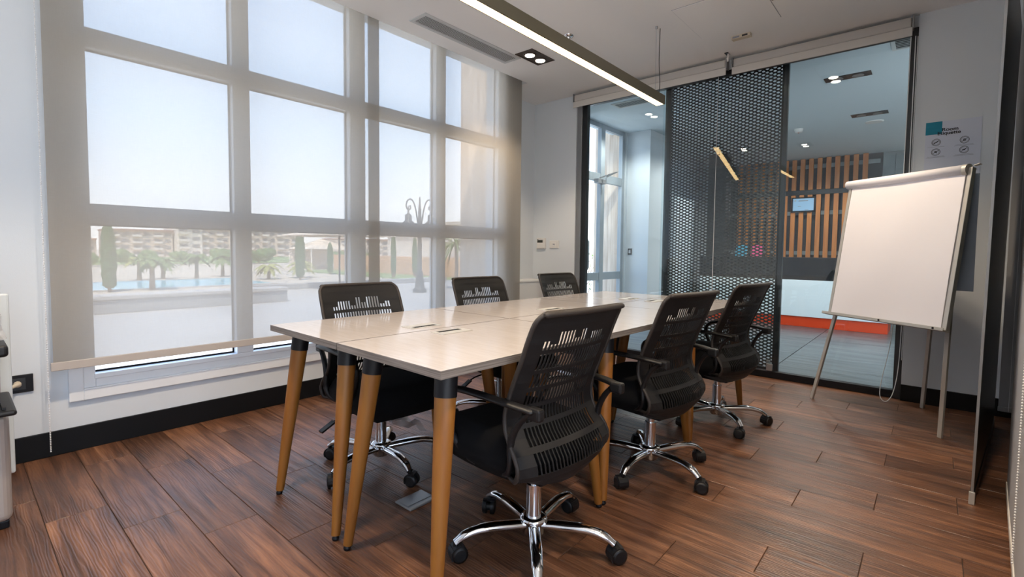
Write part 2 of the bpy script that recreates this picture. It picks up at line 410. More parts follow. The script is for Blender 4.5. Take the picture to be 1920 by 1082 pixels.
# partition wall: stub left, piece right, header
wf = MB().box(-3.62, -3.035, YP, 4.70, 0, ZC).box(-0.147, 0.60, YP, 4.70, 0, ZC).box(-3.035, -0.147, YP+0.02, 4.70, 2.70, ZC)
struct(wf.build('wall_front', 'wall_paint'), 'white painted wall either side of the glass partition')
wr = MB().box(XR, 0.60, 0.90, 4.70, 0, ZC).box(XR, 0.60, -1.40, -1.30, 0, ZC).box(XR, 0.60, -1.30, 0.90, 0, 0.30).box(XR, 0.60, -1.30, 0.90, 2.70, ZC)
struct(wr.build('wall_right', 'wall_paint'), 'white painted right-hand wall')
w5_ = struct(thing('fill_window_right', (XR, -0.2, 0.3), None, None), 'white window added out of view in the right-hand wall to light the room')  # added, unseen opening that lets fill daylight in from the right
for z in (0.30, 1.30, 2.62): MB().box(0.50, 0.58, -1.30, 0.90, z, z+0.08).build('transom', 'white_upvc', w5_)
for y in (-1.30, -0.23, 0.84): MB().box(0.50, 0.58, y, y+0.06, 0.38, 2.62).build('mullion', 'white_upvc', w5_)
MB().box(0.535, 0.541, -1.24, 0.84, 0.38, 2.62).build('pane', 'window_glass', w5_)
struct(MB().box(-3.62, 0.60, -1.52, -1.40, 0, 3.1).build('wall_back', 'wall_paint'), 'white painted wall behind the viewer')
# window added out of view to light the near end of the room
w2_ = struct(thing('fill_window_left', (XW, -0.8, 0.32), None, None), 'narrow white window added beside the viewer for fill light')
for z in (0.32, 1.24, 2.155): MB().box(-3.455, -3.37, -1.30, -0.30, z, z+0.08).build('transom', 'white_upvc', w2_)
for y in (-1.30, -0.36): MB().box(-3.455, -3.37, y, y+0.06, 0.40, 2.90).build('mullion', 'white_upvc', w2_)
MB().box(-3.425, -3.420, -1.24, -0.36, 0.40, 2.90).build('pane', 'window_glass', w2_)
# skirting
struct(MB().box(XW, XW+0.014, -1.40, 3.95, 0, 0.125).build('baseboard_left', 'black_skirting', bevel=0.002), 'black skirting board under the window')
struct(MB().box(-0.147, XR, YP-0.016, YP, 0, 0.118).build('baseboard_front', 'black_skirting', bevel=0.002), 'black skirting board behind the flip chart')
struct(MB().box(XR-0.014, XR, -1.40, YP-0.016, 0, 0.118).build('baseboard_right', 'black_skirting', bevel=0.002))

# big window
win = struct(thing('window_1', (XW, 2.1, 0.27), None, None), 'large white-framed window of twelve panes')
cs = MB()
GX0, GX1 = -3.455, -3.362
def casing(mb):
    # picture-frame casing, stepped, mitred look
    for (o_, i_, x1) in ((0.0, 0.06, -3.350), (0.06, 0.11, -3.366)):
        ya, yb, za = 0.39 + o_, 3.80 - o_, 0.262 + o_
        ya2, yb2, za2 = 0.39 + i_, 3.80 - i_, 0.262 + i_
        x0 = -3.46
        mb.box(x0, x1, ya, ya2, za, 2.93); mb.box(x0, x1, yb2, yb, za, 2.93); mb.box(x0, x1, ya2, yb2, za, za2)
    return mb
casing(cs).build('casing', 'white_upvc', win, bevel=0.004)
for (a, b_) in ((1.20, 1.30), (2.01, 2.14), (2.85, 2.96), (3.66, 3.69)):
    MB().box(GX0, GX1, a, b_, 0.3925, 2.93).build('mullion', 'white_upvc', win, bevel=0.004)
for (a, b_) in ((1.19, 1.29), (2.105, 2.205)):
    for (c, d_) in ((0.50, 1.20), (1.30, 2.01), (2.14, 2.85), (2.96, 3.66)):
        MB().box(GX0, GX1-0.004, c, d_, a, b_).build('transom', 'white_upvc', win, bevel=0.004)
MB().box(GX0, GX1, 0.495, 3.67, 0.365, 0.392).build('bottom_rail', 'white_upvc', win, bevel=0.003)
for (c, d_) in ((0.50, 1.20), (1.30, 2.01), (2.14, 2.85), (2.96, 3.66)):
    for (a, b_) in ((0.392, 1.19), (1.29, 2.105), (2.205, 2.93)):
        p = MB().box(-3.425, -3.420, c, d_, a, b_).build('pane', 'window_glass', win)
        g = MB()
        for q in (c+0.003, d_-0.003): g.box(-3.416, -3.426, q-0.004, q+0.004, a, b_)
        for q in (a+0.004, b_-0.004): g.box(-3.416, -3.426, c, d_, q-0.005, q+0.005)
        g.build('gasket', 'gasket', p)

# glass partition frame
par = struct(thing('window_2', (-1.6, 4.62, 0), None, None), 'frameless glass partition between the meeting room and the lobby')
MB().box(-3.035, -2.975, 4.585, 4.66, 0.0, 2.70).build('aluminium_post', 'steel_grey', par, bevel=0.003)
MB().box(-2.975, -2.918, 4.60, 4.66, 0.0, 2.70).build('black_post', 'dark_frame', par, bevel=0.003)
MB().box(-0.195, -0.148, 4.585, 4.66, 0.0, 2.70).build('black_post', 'dark_frame', par, bevel=0.003)
MB().box(-2.918, -0.195, 4.592, 4.655, 0.0, 0.058).build('bottom_rail', 'black_metal', par, bevel=0.003)
MB().box(-2.918, -0.195, 4.60, 4.655, 2.655, 2.70).build('top_rail', 'dark_frame', par, bevel=0.003)
for (a, b_) in ((-2.918, -2.02), (-1.008, -0.195)):
    MB().box(a, b_, 4.615, 4.623, 0.058, 2.655).build('pane', 'partition_glass', par)
# glass door leaf in front of the mesh, standing slightly ajar (hinged on its right edge)
gd = struct(thing('door_1', (-1.012, 4.606, 0), None, None), 'frameless glass door leaf standing slightly ajar in front of the mesh screen')
g_ = MB().box(-2.012, -1.012, 4.602, 4.610, 0.065, 2.60).build('pane', 'partition_glass', gd)
MB().box(-1.060, -1.012, 4.595, 4.617, 0.062, 0.12).build('patch_fitting', 'steel_grey', gd, bevel=0.003)
gd.rotation_euler = (0, 0, math.radians(5.8))

# ================================================================== LOBBY
LY1 = 10.42
struct(MB().box(-3.6, 2.4, 4.66, LY1+0.1, -0.12, -0.006).build('floor', 'grout'), 'lobby floor slab')
lfl = bpy.data.objects['floor.001'] if 'floor.001' in bpy.data.objects else None
tmesh = None
yy = 4.72
while yy < LY1:
    xx = -3.5
    while xx < 2.3:
        y1 = min(yy+0.598, LY1)
        x1 = min(xx+1.196, 2.4)
        mbt = MB().box(-(x1-xx-.004)/2, (x1-xx-.004)/2, -(y1-yy-.003)/2, (y1-yy-.003)/2, -0.012, 0.0)
        key = (round(x1-xx, 3), round(y1-yy, 3))
        if key not in plank_mesh:
            o = mbt.build('tile', 'lobby_tile'); plank_mesh[key] = o.data
        else:
            o = bpy.data.objects.new('tile', plank_mesh[key]); C.objects.link(o)
        o.parent = lfl; o.location = ((xx+x1)/2, (yy+y1)/2, 0)
        xx += 1.20
    yy += 0.60
struct(MB().box(-3.7, 2.5, 4.70, LY1+0.1, ZC+0.02, 3.12).build('ceiling', 'lobby_ceiling'), 'pale blue-grey lobby ceiling')
lw = MB().box(-3.45, -3.70, 4.70, 5.34, 0, 2.8).box(-3.45, -3.53, 6.50, LY1, 0, 2.8)
struct(lw.build('wall_left', 'lobby_wall'), 'blue-grey lobby wall beside the entrance door')
struct(MB().box(-3.45, -3.10, 6.55, 7.15, 0, 2.8).build('wall_left', 'lobby_wall', bevel=0.003), 'projecting pier of the lobby wall beside the entrance')
struct(MB().box(-3.7, 2.5, LY1, LY1+0.15, 0, 2.8).build('wall_front', 'concrete'), 'grey concrete back wall of the lobby')
struct(MB().box(2.4, 2.5, 4.70, LY1, 0, 2.8).build('wall_right', 'lobby_wall'))
struct(MB().box(-3.10, -2.80, 8.90, 9.2, 0, 2.8).build('wall_left', 'dark_backing'), 'dark column behind the mesh screen')

# entrance door glazing
dr = struct(thing('door_2', (-3.5, 5.9, 0), None, None), 'glazed entrance door with grey aluminium frame')
for (a, b_) in ((5.34, 5.42), (5.84, 5.94), (6.43, 6.50)):
    MB().box(-3.47, -3.53, a, b_, 0, 2.80).build('frame_post', 'alu_frame', dr, bevel=0.003)
for (c, d_) in ((5.42, 5.84), (5.94, 6.43)):
    for (a, b_) in ((0.0, 0.10), (0.68, 0.785), (2.02, 2.13), (2.74, 2.80)):
        MB().box(-3.475, -3.525, c, d_, a, b_).build('rail', 'alu_frame', dr, bevel=0.003)
    for (a, b_) in ((0.10, 0.68), (0.785, 2.02), (2.13, 2.74)):
        MB().box(-3.497, -3.503, c, d_, a, b_).build('pane', 'window_glass', dr)
h = MB().tube([(-3.47, 5.45, 1.22), (-3.415, 5.45, 1.22), (-3.405, 5.45, 1.20), (-3.405, 5.45, 0.86), (-3.415, 5.45, 0.84), (-3.47, 5.45, 0.84)], 0.011, 8)
h.build('door_handle', 'alu_frame', dr)
dc = MB().box(-3.40, -3.47, 5.66, 5.86, 1.98, 2.04).build('door_closer', 'steel_grey', dr, bevel=0.004)
MB().bar((-3.43, 5.74, 2.055), (-3.20, 5.80, 2.12), 0.022, 0.012).bar((-3.20, 5.80, 2.12), (-3.46, 5.98, 2.10), 0.018, 0.01).build('closer_arm', 'steel_grey', dc)

# lobby furnishings -------------------------------------------------
cab = thing('cabinet', (-3.30, 7.9, 0), 'tall pale blue cabinet against the lobby wall, left of the mesh screen', 'cabinet')
MB().box(-3.445, -3.12, 7.55, 8.3, 0.06, 1.95).build('body', 'desk_white', cab, bevel=0.004)
MB().box(-3.44, -3.14, 7.57, 8.28, 0.0, 0.06).build('plinth', 'alu_frame', cab)
MB().box(-3.43, -3.14, 7.535, 7.549, 0.08, 1.93).build('side_panel', 'lobby_wall', cab, bevel=0.003)

sw = thing('wall_switch', (-3.38, 6.545, 1.075), 'small dark switch plate on the lobby pier behind the glass', 'switch')
MB().box(-3.41, -3.35, 6.538, 6.55, 1.03, 1.12).build('plate', 'dark_frame', sw, bevel=0.002)
MB().box(-3.395, -3.365, 6.532, 6.538, 1.05, 1.10).build('rocker', 'steel_grey', sw, bevel=0.001)
sk = thing('wall_socket', (-3.38, 6.545, 0.42), 'small dark socket low on the lobby pier behind the glass', 'socket')
MB().box(-3.43, -3.34, 6.538, 6.55, 0.39, 0.46).build('plate', 'dark_frame', sk, bevel=0.002)
MB().cyl((-3.385, 6.538, 0.425), (-3.385, 6.534, 0.425), 0.018, 12).build('socket_face', 'steel_grey', sk)

# reception desk
rd = thing('reception_desk', (-1.6, 8.5, 0), 'long white reception desk with a black top band and an orange plinth', 'desk')
MB().box(-2.95, -0.43, 8.19, 8.75, 0.0, 0.15).build('plinth', 'desk_orange', rd, bevel=0.003)
MB().box(-2.95, -0.38, 8.17, 8.80, 0.15, 0.685).build('front_panel', 'desk_white', rd, bevel=0.003)
MB().box(-2.95, -0.38, 8.20, 8.80, 0.685, 1.015).build('counter', 'desk_black', rd, bevel=0.003)
# leaflets on the desk
for (x, mt, lb) in ((-2.36, 'blue_print', 'teal leaflet in a stand on the reception desk, left of the pink one'), (-2.13, 'pink_print', 'pink leaflet in a stand on the reception desk')):
    t = thing('leaflet_stand', (x, 8.40, 1.015), lb, 'leaflet', 'leaflets on the reception desk')
    MB().bar((x, 8.36, 1.02), (x, 8.42, 1.20), 0.17, 0.004, up=(0, 1, 0)).build('leaflet', mt, t)
    MB().bar((x-0.06, 8.44, 1.016), (x+0.06, 8.44, 1.016), 0.06, 0.004).bar((x, 8.47, 1.017), (x, 8.42, 1.10), 0.02, 0.003, up=(0,1,0)).build('support', 'steel_grey', t)

# wooden slat screen behind the desk
ss = thing('slat_screen', (-2.0, 10.3, 1.0), 'wooden slatted wall panel behind the reception desk', 'wall panel')
MB().box(-3.2, -0.72, 10.38, 10.42, 0.9, 2.795).build('backing', 'dark_backing', ss)
k = 0
x = -0.985
while x > -3.1:
    for (a, b_) in ((0.92, 2.14), (2.23, 2.79)):
        MB().box(x, x+0.072, 10.27, 10.31, a, b_).build('slat', 'slat_wood', ss, bevel=0.002)
    x -= 0.1335
MB().box(-3.15, -0.75, 10.285, 10.33, 2.145, 2.225).build('crossbar', 'dark_frame', ss)
for z in (1.05, 1.78, 2.62):
    MB().box(-3.15, -0.75, 10.34, 10.37, z, z+0.07).build('rear_rail', 'concrete', ss)
for i in range(5):
    MB().box(-0.55+i*0.30, -0.27+i*0.30, 10.39, 10.42, 1.0, 2.76).build('concrete_panel', 'concrete', bpy.data.objects['wall_front.001'], bevel=0.004)

cf = thing('framed_certificate', (-1.83, 10.24, 2.0), 'small black-framed certificate hung on the wooden slats', 'picture frame')
MB().box(-2.04, -1.65, 10.235, 10.265, 1.83, 2.10).build('frame', 'black_metal', cf, bevel=0.003)
MB().box(-2.01, -1.68, 10.228, 10.236, 1.855, 2.075).build('certificate', 'screen_blue', cf)
MB().box(-1.93, -1.88, 10.226, 10.229, 1.93, 1.936).build('print', 'grey_ink', cf); MB().box(-1.985, -1.965, 10.226, 10.229, 2.03, 2.05).build('emblem', 'beige_plastic', cf); MB().box(-1.82, -1.76, 10.226, 10.229, 1.865, 1.872).build('print', 'grey_ink', cf)
ci = MB().box(-1.92, -1.77, 10.226, 10.229, 2.025, 2.040)
ci.build('print', 'grey_ink', cf)

# lobby ceiling fittings
ZL = ZC + 0.02
def linear_spot(x0, x1, y0, y1, label):
    t = thing('recessed_spotlight', ((x0+x1)/2, (y0+y1)/2, ZL), label, 'ceiling light', 'black recessed spotlights in the lobby ceiling')
    MB().box(x0, x1, y0, y1, ZL-0.006, ZL).build('trim_frame', 'dark_frame', t, bevel=0.001)
    for i in (0.28, 0.72):
        cx = x0 + (x1-x0)*i; cy = (y0+y1)/2
        MB().lathe((cx, cy, ZL-0.010), [(0.045, 0.004), (0.05, 0.0), (0.040, 0.0), (0.034, 0.003)], 16).build('lamp', 'steel_grey', t)
linear_spot(-0.90, -0.52, 5.72, 5.86, 'black twin spotlight in the lobby ceiling nearest the glass')
linear_spot(-0.86, -0.49, 7.40, 7.56, 'black twin spotlight in the lobby ceiling nearer the wooden slats')
def glow_spot(x, y, label):
    t = thing('downlight', (x, y, ZL), label, 'ceiling light', 'lit round downlights in the lobby ceiling')
    MB().lathe((x, y, ZL-0.006), [(0.055, 0.006), (0.055, 0.0), (0.042, 0.0)], 16).build('trim_ring', 'white_plastic', t)
    MB().lathe((x, y, ZL-0.008), [(0.040, 0.003), (0.040, 0.0)], 16).build('lamp', 'spot_glow_cool', t)
for (x, y, lb) in ((1.2, 6.0, 'lit downlight in the lobby ceiling to the right, nearer the glass'), (1.2, 8.8, 'lit downlight in the lobby ceiling to the right, nearer the back wall')):
    glow_spot(x, y, lb)
def light(name, kind, loc, energy, color, size=0.1, spot=None, rot=(0,0,0)):
    d = bpy.data.lights.new(name, kind); d.energy = energy; d.color = color
    if kind == 'SPOT': d.spot_size = spot; d.spot_blend = 0.5; d.shadow_soft_size = size
    elif kind == 'AREA': d.size = size
    else: d.shadow_soft_size = size
    o = bpy.data.objects.new(name, d); C.objects.link(o); o.location = loc; o.rotation_euler = rot; return o
for (x, y) in ((-0.96, 5.66), (-1.64, 9.0), (-3.0, 5.73), (0.9, 6.5), (0.9, 8.8), (-2.2, 7.2)):
    light('lobby_spot_light', 'SPOT', (x, y, ZL-0.03), 40, (1.0, 0.94, 0.86), 0.05, 2.6)
t = thing('ceiling_speaker', (-0.66, 7.95, ZL), 'round white speaker grille in the lobby ceiling', 'speaker')
MB().lathe((-0.66, 7.95, ZL-0.006), [(0.10, 0.006), (0.10, 0.0), (0.08, -0.003)], 24).build('grille', 'white_plastic', t)
t = thing('smoke_detector', (-1.50, 7.8, ZL), 'white smoke detector on the lobby ceiling', 'smoke detector')
MB().lathe((-1.50, 7.8, ZL-0.05), [(0.02, 0.0), (0.045, 0.006), (0.055, 0.03), (0.06, 0.05)], 18).build('body', 'white_plastic', t)
MB().lathe((-1.50, 7.8, ZL-0.055), [(0.008, 0.0), (0.008, 0.006)], 8).build('sensor', 'tap_red', t)
def vent(x0, x1, y0, y1, z, label, along='x', n_=6):
    t = thing('air_vent', ((x0+x1)/2, (y0+y1)/2, z), label, 'air vent')
    f = MB(); b_ = 0.028
    f.box(x0, x1, y0, y0+b_, z-0.006, z).box(x0, x1, y1-b_, y1, z-0.006, z).box(x0, x0+b_, y0+b_, y1-b_, z-0.006, z).box(x1-b_, x1, y0+b_, y1-b_, z-0.006, z)
    f.build('frame', 'vent_metal', t, bevel=0.001)
    MB().box(x0+b_, x1-b_, y0+b_, y1-b_, z-0.0015, z-0.0005).build('recess', 'vent_dark', t)
    for i in range(n_):
        if along == 'y':
            c = x0+b_+(x1-x0-2*b_)*(i+0.5)/n_
            MB().bar((c, y0+b_, z-0.004), (c, y1-b_, z-0.004), 0.006, 0.002).build('louvre', 'vent_metal', t)
        else:
            c = y0+b_+(y1-y0-2*b_)*(i+0.5)/n_
            MB().bar((x0+b_, c, z-0.004), (x1-b_, c, z-0.004), 0.0075, 0.002).build('louvre', 'vent_metal', t)
    return t
vent(-2.95, -2.50, 5.15, 5.36, ZL, 'slim air vent in the lobby ceiling by the entrance')
vent(-0.34, 0.30, 5.02, 5.30, ZL, 'air vent in the lobby ceiling at the right end of the glass')

# ================================================================== MESH SCREEN (expanded metal panel behind the glass)
mp_ = thing('mesh_screen', (-1.5, 4.69, 0), 'tall black expanded-metal screen panel standing behind the glass', 'screen')
for (a, b_) in ((-2.06, -2.005), (-1.035, -0.985)):
    MB().box(a, b_, 4.67, 4.71, 0.03, 2.72).build('stile', 'dark_frame', mp_, bevel=0.002)
MB().box(-2.005, -1.035, 4.67, 4.71, 0.03, 0.075).build('rail', 'dark_frame', mp_, bevel=0.002)
MB().box(-2.005, -1.035, 4.67, 4.71, 2.68, 2.72).build('rail', 'dark_frame', mp_, bevel=0.002)
em = MB(); LW, SW, st, bd = 0.0605, 0.0145, 0.0138, 0.008
nx = int(0.97/LW)+1; nz = int(2.605/SW)
X_0, X_1, Z_0 = -2.005, -1.035, 0.075
vs = []; fs = []
for r in range(nz+1):
    # zigzag strand r
    pts = []
    for i in range(-1, 2*nx+3):
        xc = X_0 + i*LW/2
        zc = Z_0 + r*SW + (SW/2 if (i + r) % 2 else -SW/2)
        pts.append((xc - bd/2, zc)); pts.append((xc + bd/2, zc))
    pp = []
    for (x, z) in pts:
        if x < X_0-0.004: continue
        if x > X_1+0.004: break
        pp.append((x, z))
    k0 = len(vs)
    for (x, z) in pp:
        for (dy, dz) in ((-0.0012, st/2), (0.0012, -st/2)):
            vs.append((x, 4.69 + dy + (0.0035 if dz > 0 else -0.0035), z + dz))
    for i in range(len(pp)-1):
        a = k0 + 2*i; fs.append((a, a+1, a+3, a+2))
em.add(vs, fs)
o = em.build('expanded_mesh', 'mesh_steel', mp_, solid=0.0022); o['kind'] = 'stuff'
MB().box(-1.075, -1.045, 4.655, 4.668, 0.10, 0.14).build('floor_bolt', 'steel_grey', mp_, bevel=0.002)
# ================================================================== BLINDS
def bead_chain(mb, x, y, z0, z1, r=0.0022, step=0.0065):
    z = z0
    while z < z1:
        mb.lathe((x, y, z-r), [(r*0.3, 0), (r, r*0.7), (r, r*1.3), (r*0.3, 2*r)], 5); z += step
    mb.tube([(x, y, z0), (x, y, z1)], 0.0006, 4)
    return mb
def screen_blind(y0, y1, x, zb, label):
    t = thing('roller_blind', (x, (y0+y1)/2, zb), label, 'blind', 'screen blinds over the big window')
    MB().add([(x, y0+0.01, zb+0.02), (x, y1-0.01, zb+0.02), (x, y1-0.01, 2.93), (x, y0+0.01, 2.93)], [(0,1,2,3)]).build('fabric', 'screen_fabric', t)
    MB().box(x-0.006, x+0.006, y0, y1, zb, zb+0.042).build('hem_bar', 'blind_hem', t, bevel=0.003)
    MB().cyl((x, y0, 2.95), (x, y1, 2.95), 0.015, 20).build('roller', 'blind_hem', t)
    return t
rb1 = screen_blind(0.315, 2.20, -3.250, 0.456, 'wide grey screen blind over the left half of the window')
screen_blind(2.105, 3.935, -3.285, 0.456, 'grey screen blind over the right half of the window, behind the far chairs')
bead_chain(MB(), -3.252, 0.305, 0.06, 2.93, 0.0034, 0.0085).build('pull_chain', 'cord_white', rb1)

def cassette_blind(x0, x1, y, z1, label):
    t = thing('roller_blind', ((x0+x1)/2, y, z1), label, 'blind', 'rolled-up blinds above the glass partition')
    MB().box(x0+0.012, x1-0.012, y, y+0.06, z1-0.085, z1-0.012).build('roll', 'cassette', t, bevel=0.012, seg=3)
    MB().box(x0, x0+0.010, y-0.004, y+0.065, z1-0.095, z1).build('bracket', 'steel_grey', t, bevel=0.002)
    MB().box(x1-0.010, x1, y-0.004, y+0.065, z1-0.095, z1).build('bracket', 'steel_grey', t, bevel=0.002)
    MB().box(x0+0.006, x1-0.006, y-0.006, y+0.004, z1-0.148, z1-0.086).build('hem_bar', 'hem_bar', t, bevel=0.003)
    return t
lb = cassette_blind(-3.025, -1.43, 4.475, 2.765, 'rolled-up grey blind over the left part of the glass partition')
cassette_blind(-1.405, -0.175, 4.515, 2.768, 'rolled-up grey blind over the right part of the glass partition')
mb = MB().tube([(-1.505, 4.50, 2.62), (-1.505, 4.50, 0.62)], 0.0016, 6); bead_chain(mb, -1.505, 4.50, 0.62, 1.55, 0.0028, 0.008)
mb.build('pull_cord', 'cord_white', lb)
t = thing('blind_cord', (-0.155, 4.52, 0), 'thin white cord hanging in a loop at the right end of the glass', 'cord')
pts = [(-0.162, 4.53, 2.62), (-0.160, 4.53, 1.5), (-0.158, 4.52, 0.45), (-0.165, 4.48, 0.20), (-0.185, 4.42, 0.06), (-0.215, 4.38, 0.012), (-0.245, 4.38, 0.02), (-0.262, 4.40, 0.06), (-0.255, 4.44, 0.16), (-0.232, 4.49, 0.30), (-0.212, 4.52, 0.46), (-0.200, 4.53, 0.75), (-0.192, 4.535, 1.4), (-0.188, 4.535, 2.62)]
def smooth_path(p, it=2):
    p = [Vector(q) for q in p]
    for _ in range(it):
        r = [p[0]]
        for a, b_ in zip(p, p[1:]): r += [a*0.75+b_*0.25, a*0.25+b_*0.75]
        r.append(p[-1]); p = r
    return p
MB().tube(smooth_path(pts), 0.0026, 6).build('cord', 'cord_white', t)
MB().tube([(-0.150, 4.545, 0.3), (-0.150, 4.545, 2.62)], 0.0022, 6).build('rear_cord', 'cord_white', t)
t = thing('ceiling_bracket', (-1.415, 4.44, ZC), 'small white bracket on the ceiling where the two rolled blinds meet', 'bracket')
MB().box(-1.43, -1.40, 4.40, 4.46, ZC-0.006, ZC).build('plate', 'dark_frame', t, bevel=0.001)
MB().prism([(4.455, ZC-0.004), (4.42, ZC-0.004), (4.41, ZC-0.05), (4.42, ZC-0.075), (4.435, ZC-0.06)], 0, -1.412, -1.400).build('tongue', 'white_plastic', t, bevel=0.002)

# right-hand blinds, glass board
t = thing('roller_blind', (0.385, 4.30, 0.1), 'narrow grey blind hanging at the far right corner', 'blind')
MB().box(0.345, 0.435, 4.30, 4.306, 0.10, 2.74).build('fabric', 'roller_grey', t)
MB().box(0.343, 0.437, 4.296, 4.310, 0.095, 0.125).build('hem_bar', 'steel_grey', t, bevel=0.002)
MB().tube([(0.39, 4.292, 0.10), (0.392, 4.29, 2.7)], 0.0014, 5).build('pull_cord', 'cord_white', t)
bl = thing('roller_blind', (0.265, 2.7, 0.0), 'light grey blind hanging along the right wall, nearest the viewer', 'blind')
A = Vector((0.292, 3.085, 0)); B = Vector((0.180, 1.25, 0))
mb = MB(); mb.bar(A + Vector((0, 0, 1.40)), B + Vector((0, 0, 1.40)), 0.004, 2.68).build('fabric', 'roller_grey', bl)
MB().bar(A + Vector((0, 0, 0.04)), B + Vector((0, 0, 0.04)), 0.012, 0.035).build('hem_bar', 'hem_bar', bl, bevel=0.003)
mb = MB(); bead_chain(mb, 0.222, 2.13, 0.12, 1.6, 0.003, 0.009); mb.build('pull_chain', 'cord_white', bl)

gb = thing('glass_board', (0.26, 3.7, 0), 'tall dark green glass board standing on edge by the right wall', 'board')
a0, a1 = Vector((0.166, 2.86, 0)), Vector((0.322, 4.27, 0)); tp = Vector((0.018, 0, 2.45))
dirv = (a1-a0).normalized(); nv = Vector((dirv.y, -dirv.x, 0))*0.004
vs = []
for s_ in (-1, 1):
    for p in (a0 + Vector((0,0,0.03)), a1 + Vector((0,0,0.03)), a1+tp, a0+tp): vs.append(p + nv*s_)
MB().add(vs, [(0,1,2,3),(7,6,5,4),(0,4,5,1),(1,5,6,2),(2,6,7,3),(3,7,4,0)]).build('glass_sheet', 'glass_board', gb)
MB().bar(a0 + Vector((0,0,0.028)), a1 + Vector((0,0,0.028)), 0.018, 0.05).build('bottom_channel', 'dark_frame', gb, bevel=0.001)
MB().bar(a0 - dirv*0.006 + Vector((0,0,0.0)), a0 - dirv*0.006 + Vector((0,0,0.055)), 0.020, 0.012, up=(0,1,0)).build('end_cap', 'aluminium', gb, bevel=0.002)
MB().bar(a0 - dirv*0.003 + Vector((0,0,0.055)), a0 - dirv*0.003 + tp, 0.009, 0.005, up=(0,1,0)).build('edge_strip', 'steel_grey', gb)

# ================================================================== CEILING FITTINGS
vent(-3.040, -2.848, 2.310, 3.385, ZC, 'long slatted air vent in the ceiling beside the window', 'y', 9)
def twin_down(x0, x1, y0, y1, label, power=42):
    t = thing('twin_downlight', ((x0+x1)/2, (y0+y1)/2, ZC), label, 'ceiling light', 'twin downlights in the meeting room ceiling')
    f = MB(); b_ = 0.014
    f.box(x0, x1, y0, y0+b_, ZC-0.006, ZC).box(x0, x1, y1-b_, y1, ZC-0.006, ZC).box(x0, x0+b_, y0+b_, y1-b_, ZC-0.006, ZC).box(x1-b_, x1, y0+b_, y1-b_, ZC-0.006, ZC)
    f.build('trim_frame', 'bronze', t, bevel=0.001)
    MB().box(x0+b_, x1-b_, y0+b_, y1-b_, ZC-0.003, ZC-0.001).build('inner_plate', 'bronze', t)
    for k_ in (0.27, 0.73):
        cx, cy = (x0+x1)/2, y0 + (y1-y0)*k_
        lp = MB().lathe((cx, cy, ZC-0.012), [(0.058, 0.009), (0.055, 0.0), (0.044, 0.0), (0.042, 0.004)], 20).build('lamp_ring', 'bronze', t)
        MB().lathe((cx, cy, ZC-0.013), [(0.040, 0.003), (0.040, 0.0)], 20).build('bulb', 'spot_glow', lp)
        light('downlight_spot', 'SPOT', (cx, cy, ZC-0.03), power, (1.0, 0.80, 0.58), 0.04, 1.9)
twin_down(-2.833, -2.643, 3.285, 3.610, 'bronze twin downlight lit beside the long air vent', 20)
# others above the frame, mirrored in the partition except the right-hand floor one
twin_down(-0.90, -0.71, 3.37, 3.69, 'bronze twin downlight between the access panel and the right wall', 24)
twin_down(-0.16, 0.03, 1.10, 1.42, 'bronze twin downlight added to warm the right-hand floor, beside the glass board', 34)  # added lamp, out of view, for warm light on the right floor
twin_down(-1.70, -1.51, 0.22, 0.545, 'bronze twin downlight above the viewer, in line with the pendant lamp', 45)

hp = thing('access_panel', (-1.2, 3.7, ZC), 'square flush access panel in the ceiling', 'panel')
MB().box(-1.478, -0.907, 3.402, 3.992, ZC-0.0015, ZC).build('shadow_gap', 'grey_ink', hp)
MB().box(-1.475, -0.910, 3.405, 3.989, ZC-0.004, ZC-0.001).build('door', 'ceiling_paint', hp)
el = thing('alarm_sounder', (-1.215, 4.13, ZC), 'small cream sensor box on the ceiling near the blinds', 'sensor')
MB().box(-1.285, -1.145, 4.105, 4.155, ZC-0.026, ZC).build('housing', 'beige_plastic', el, bevel=0.003)
MB().box(-1.275, -1.225, 4.102, 4.106, ZC-0.02, ZC-0.008).build('grille', 'grey_ink', el)
MB().box(-1.205, -1.165, 4.102, 4.106, ZC-0.02, ZC-0.008).build('indicator', 'black_ink', el)
spk = thing('sprinkler', (-2.27, 3.28, ZC), 'small chrome sprinkler head on the ceiling above the lamp', 'sprinkler')
MB().lathe((-2.27, 3.28, ZC-0.012), [(0.012, 0), (0.04, 0.003), (0.042, 0.012)], 20).build('rose', 'chrome', spk)
MB().lathe((-2.27, 3.28, ZC-0.045), [(0.014, 0.0), (0.005, 0.004), (0.006, 0.02), (0.011, 0.03), (0.011, 0.034)], 12).build('head', 'chrome', spk)

# linear pendant
ll = thing('pendant_lamp', (-1.64, 2.3, 2.20), 'long bronze linear pendant lamp glowing above the table', 'lamp')
LX0, LX1, LY0_, LY1_ = -1.674, -1.602, 0.95, 3.62
MB().box(LX0, LX1, LY0_, LY1_, 2.206, 2.265).build('body', 'lamp_body', ll, bevel=0.002)
mb = MB().box(LX0, LX0+0.004, LY0_, LY1_, 2.200, 2.207).box(LX1-0.012, LX1, LY0_, LY1_, 2.200, 2.207).build('lip', 'lamp_body', ll)
MB().box(LX0+0.004, LX1-0.012, LY0_+0.006, LY1_-0.006, 2.201, 2.2065).build('diffuser', 'lamp_diffuser', ll)
for y in (1.0, 3.565):
    MB().tube([(-1.66, y, 2.265), (-1.665, y+0.005, ZC)], 0.0016, 6).build('suspension_wire', 'steel_grey', ll)
    MB().lathe((-1.665, y+0.005, ZC-0.02), [(0.004, 0), (0.009, 0.004), (0.009, 0.02)], 10).build('ceiling_fixing', 'steel_grey', ll)
MB().tube(smooth_path([(-1.648, 3.60, 2.262), (-1.640, 3.605, 2.36), (-1.652, 3.60, 2.50), (-1.658, 3.62, ZC)]), 0.0032, 6).build('power_cable', 'cord_black', ll)

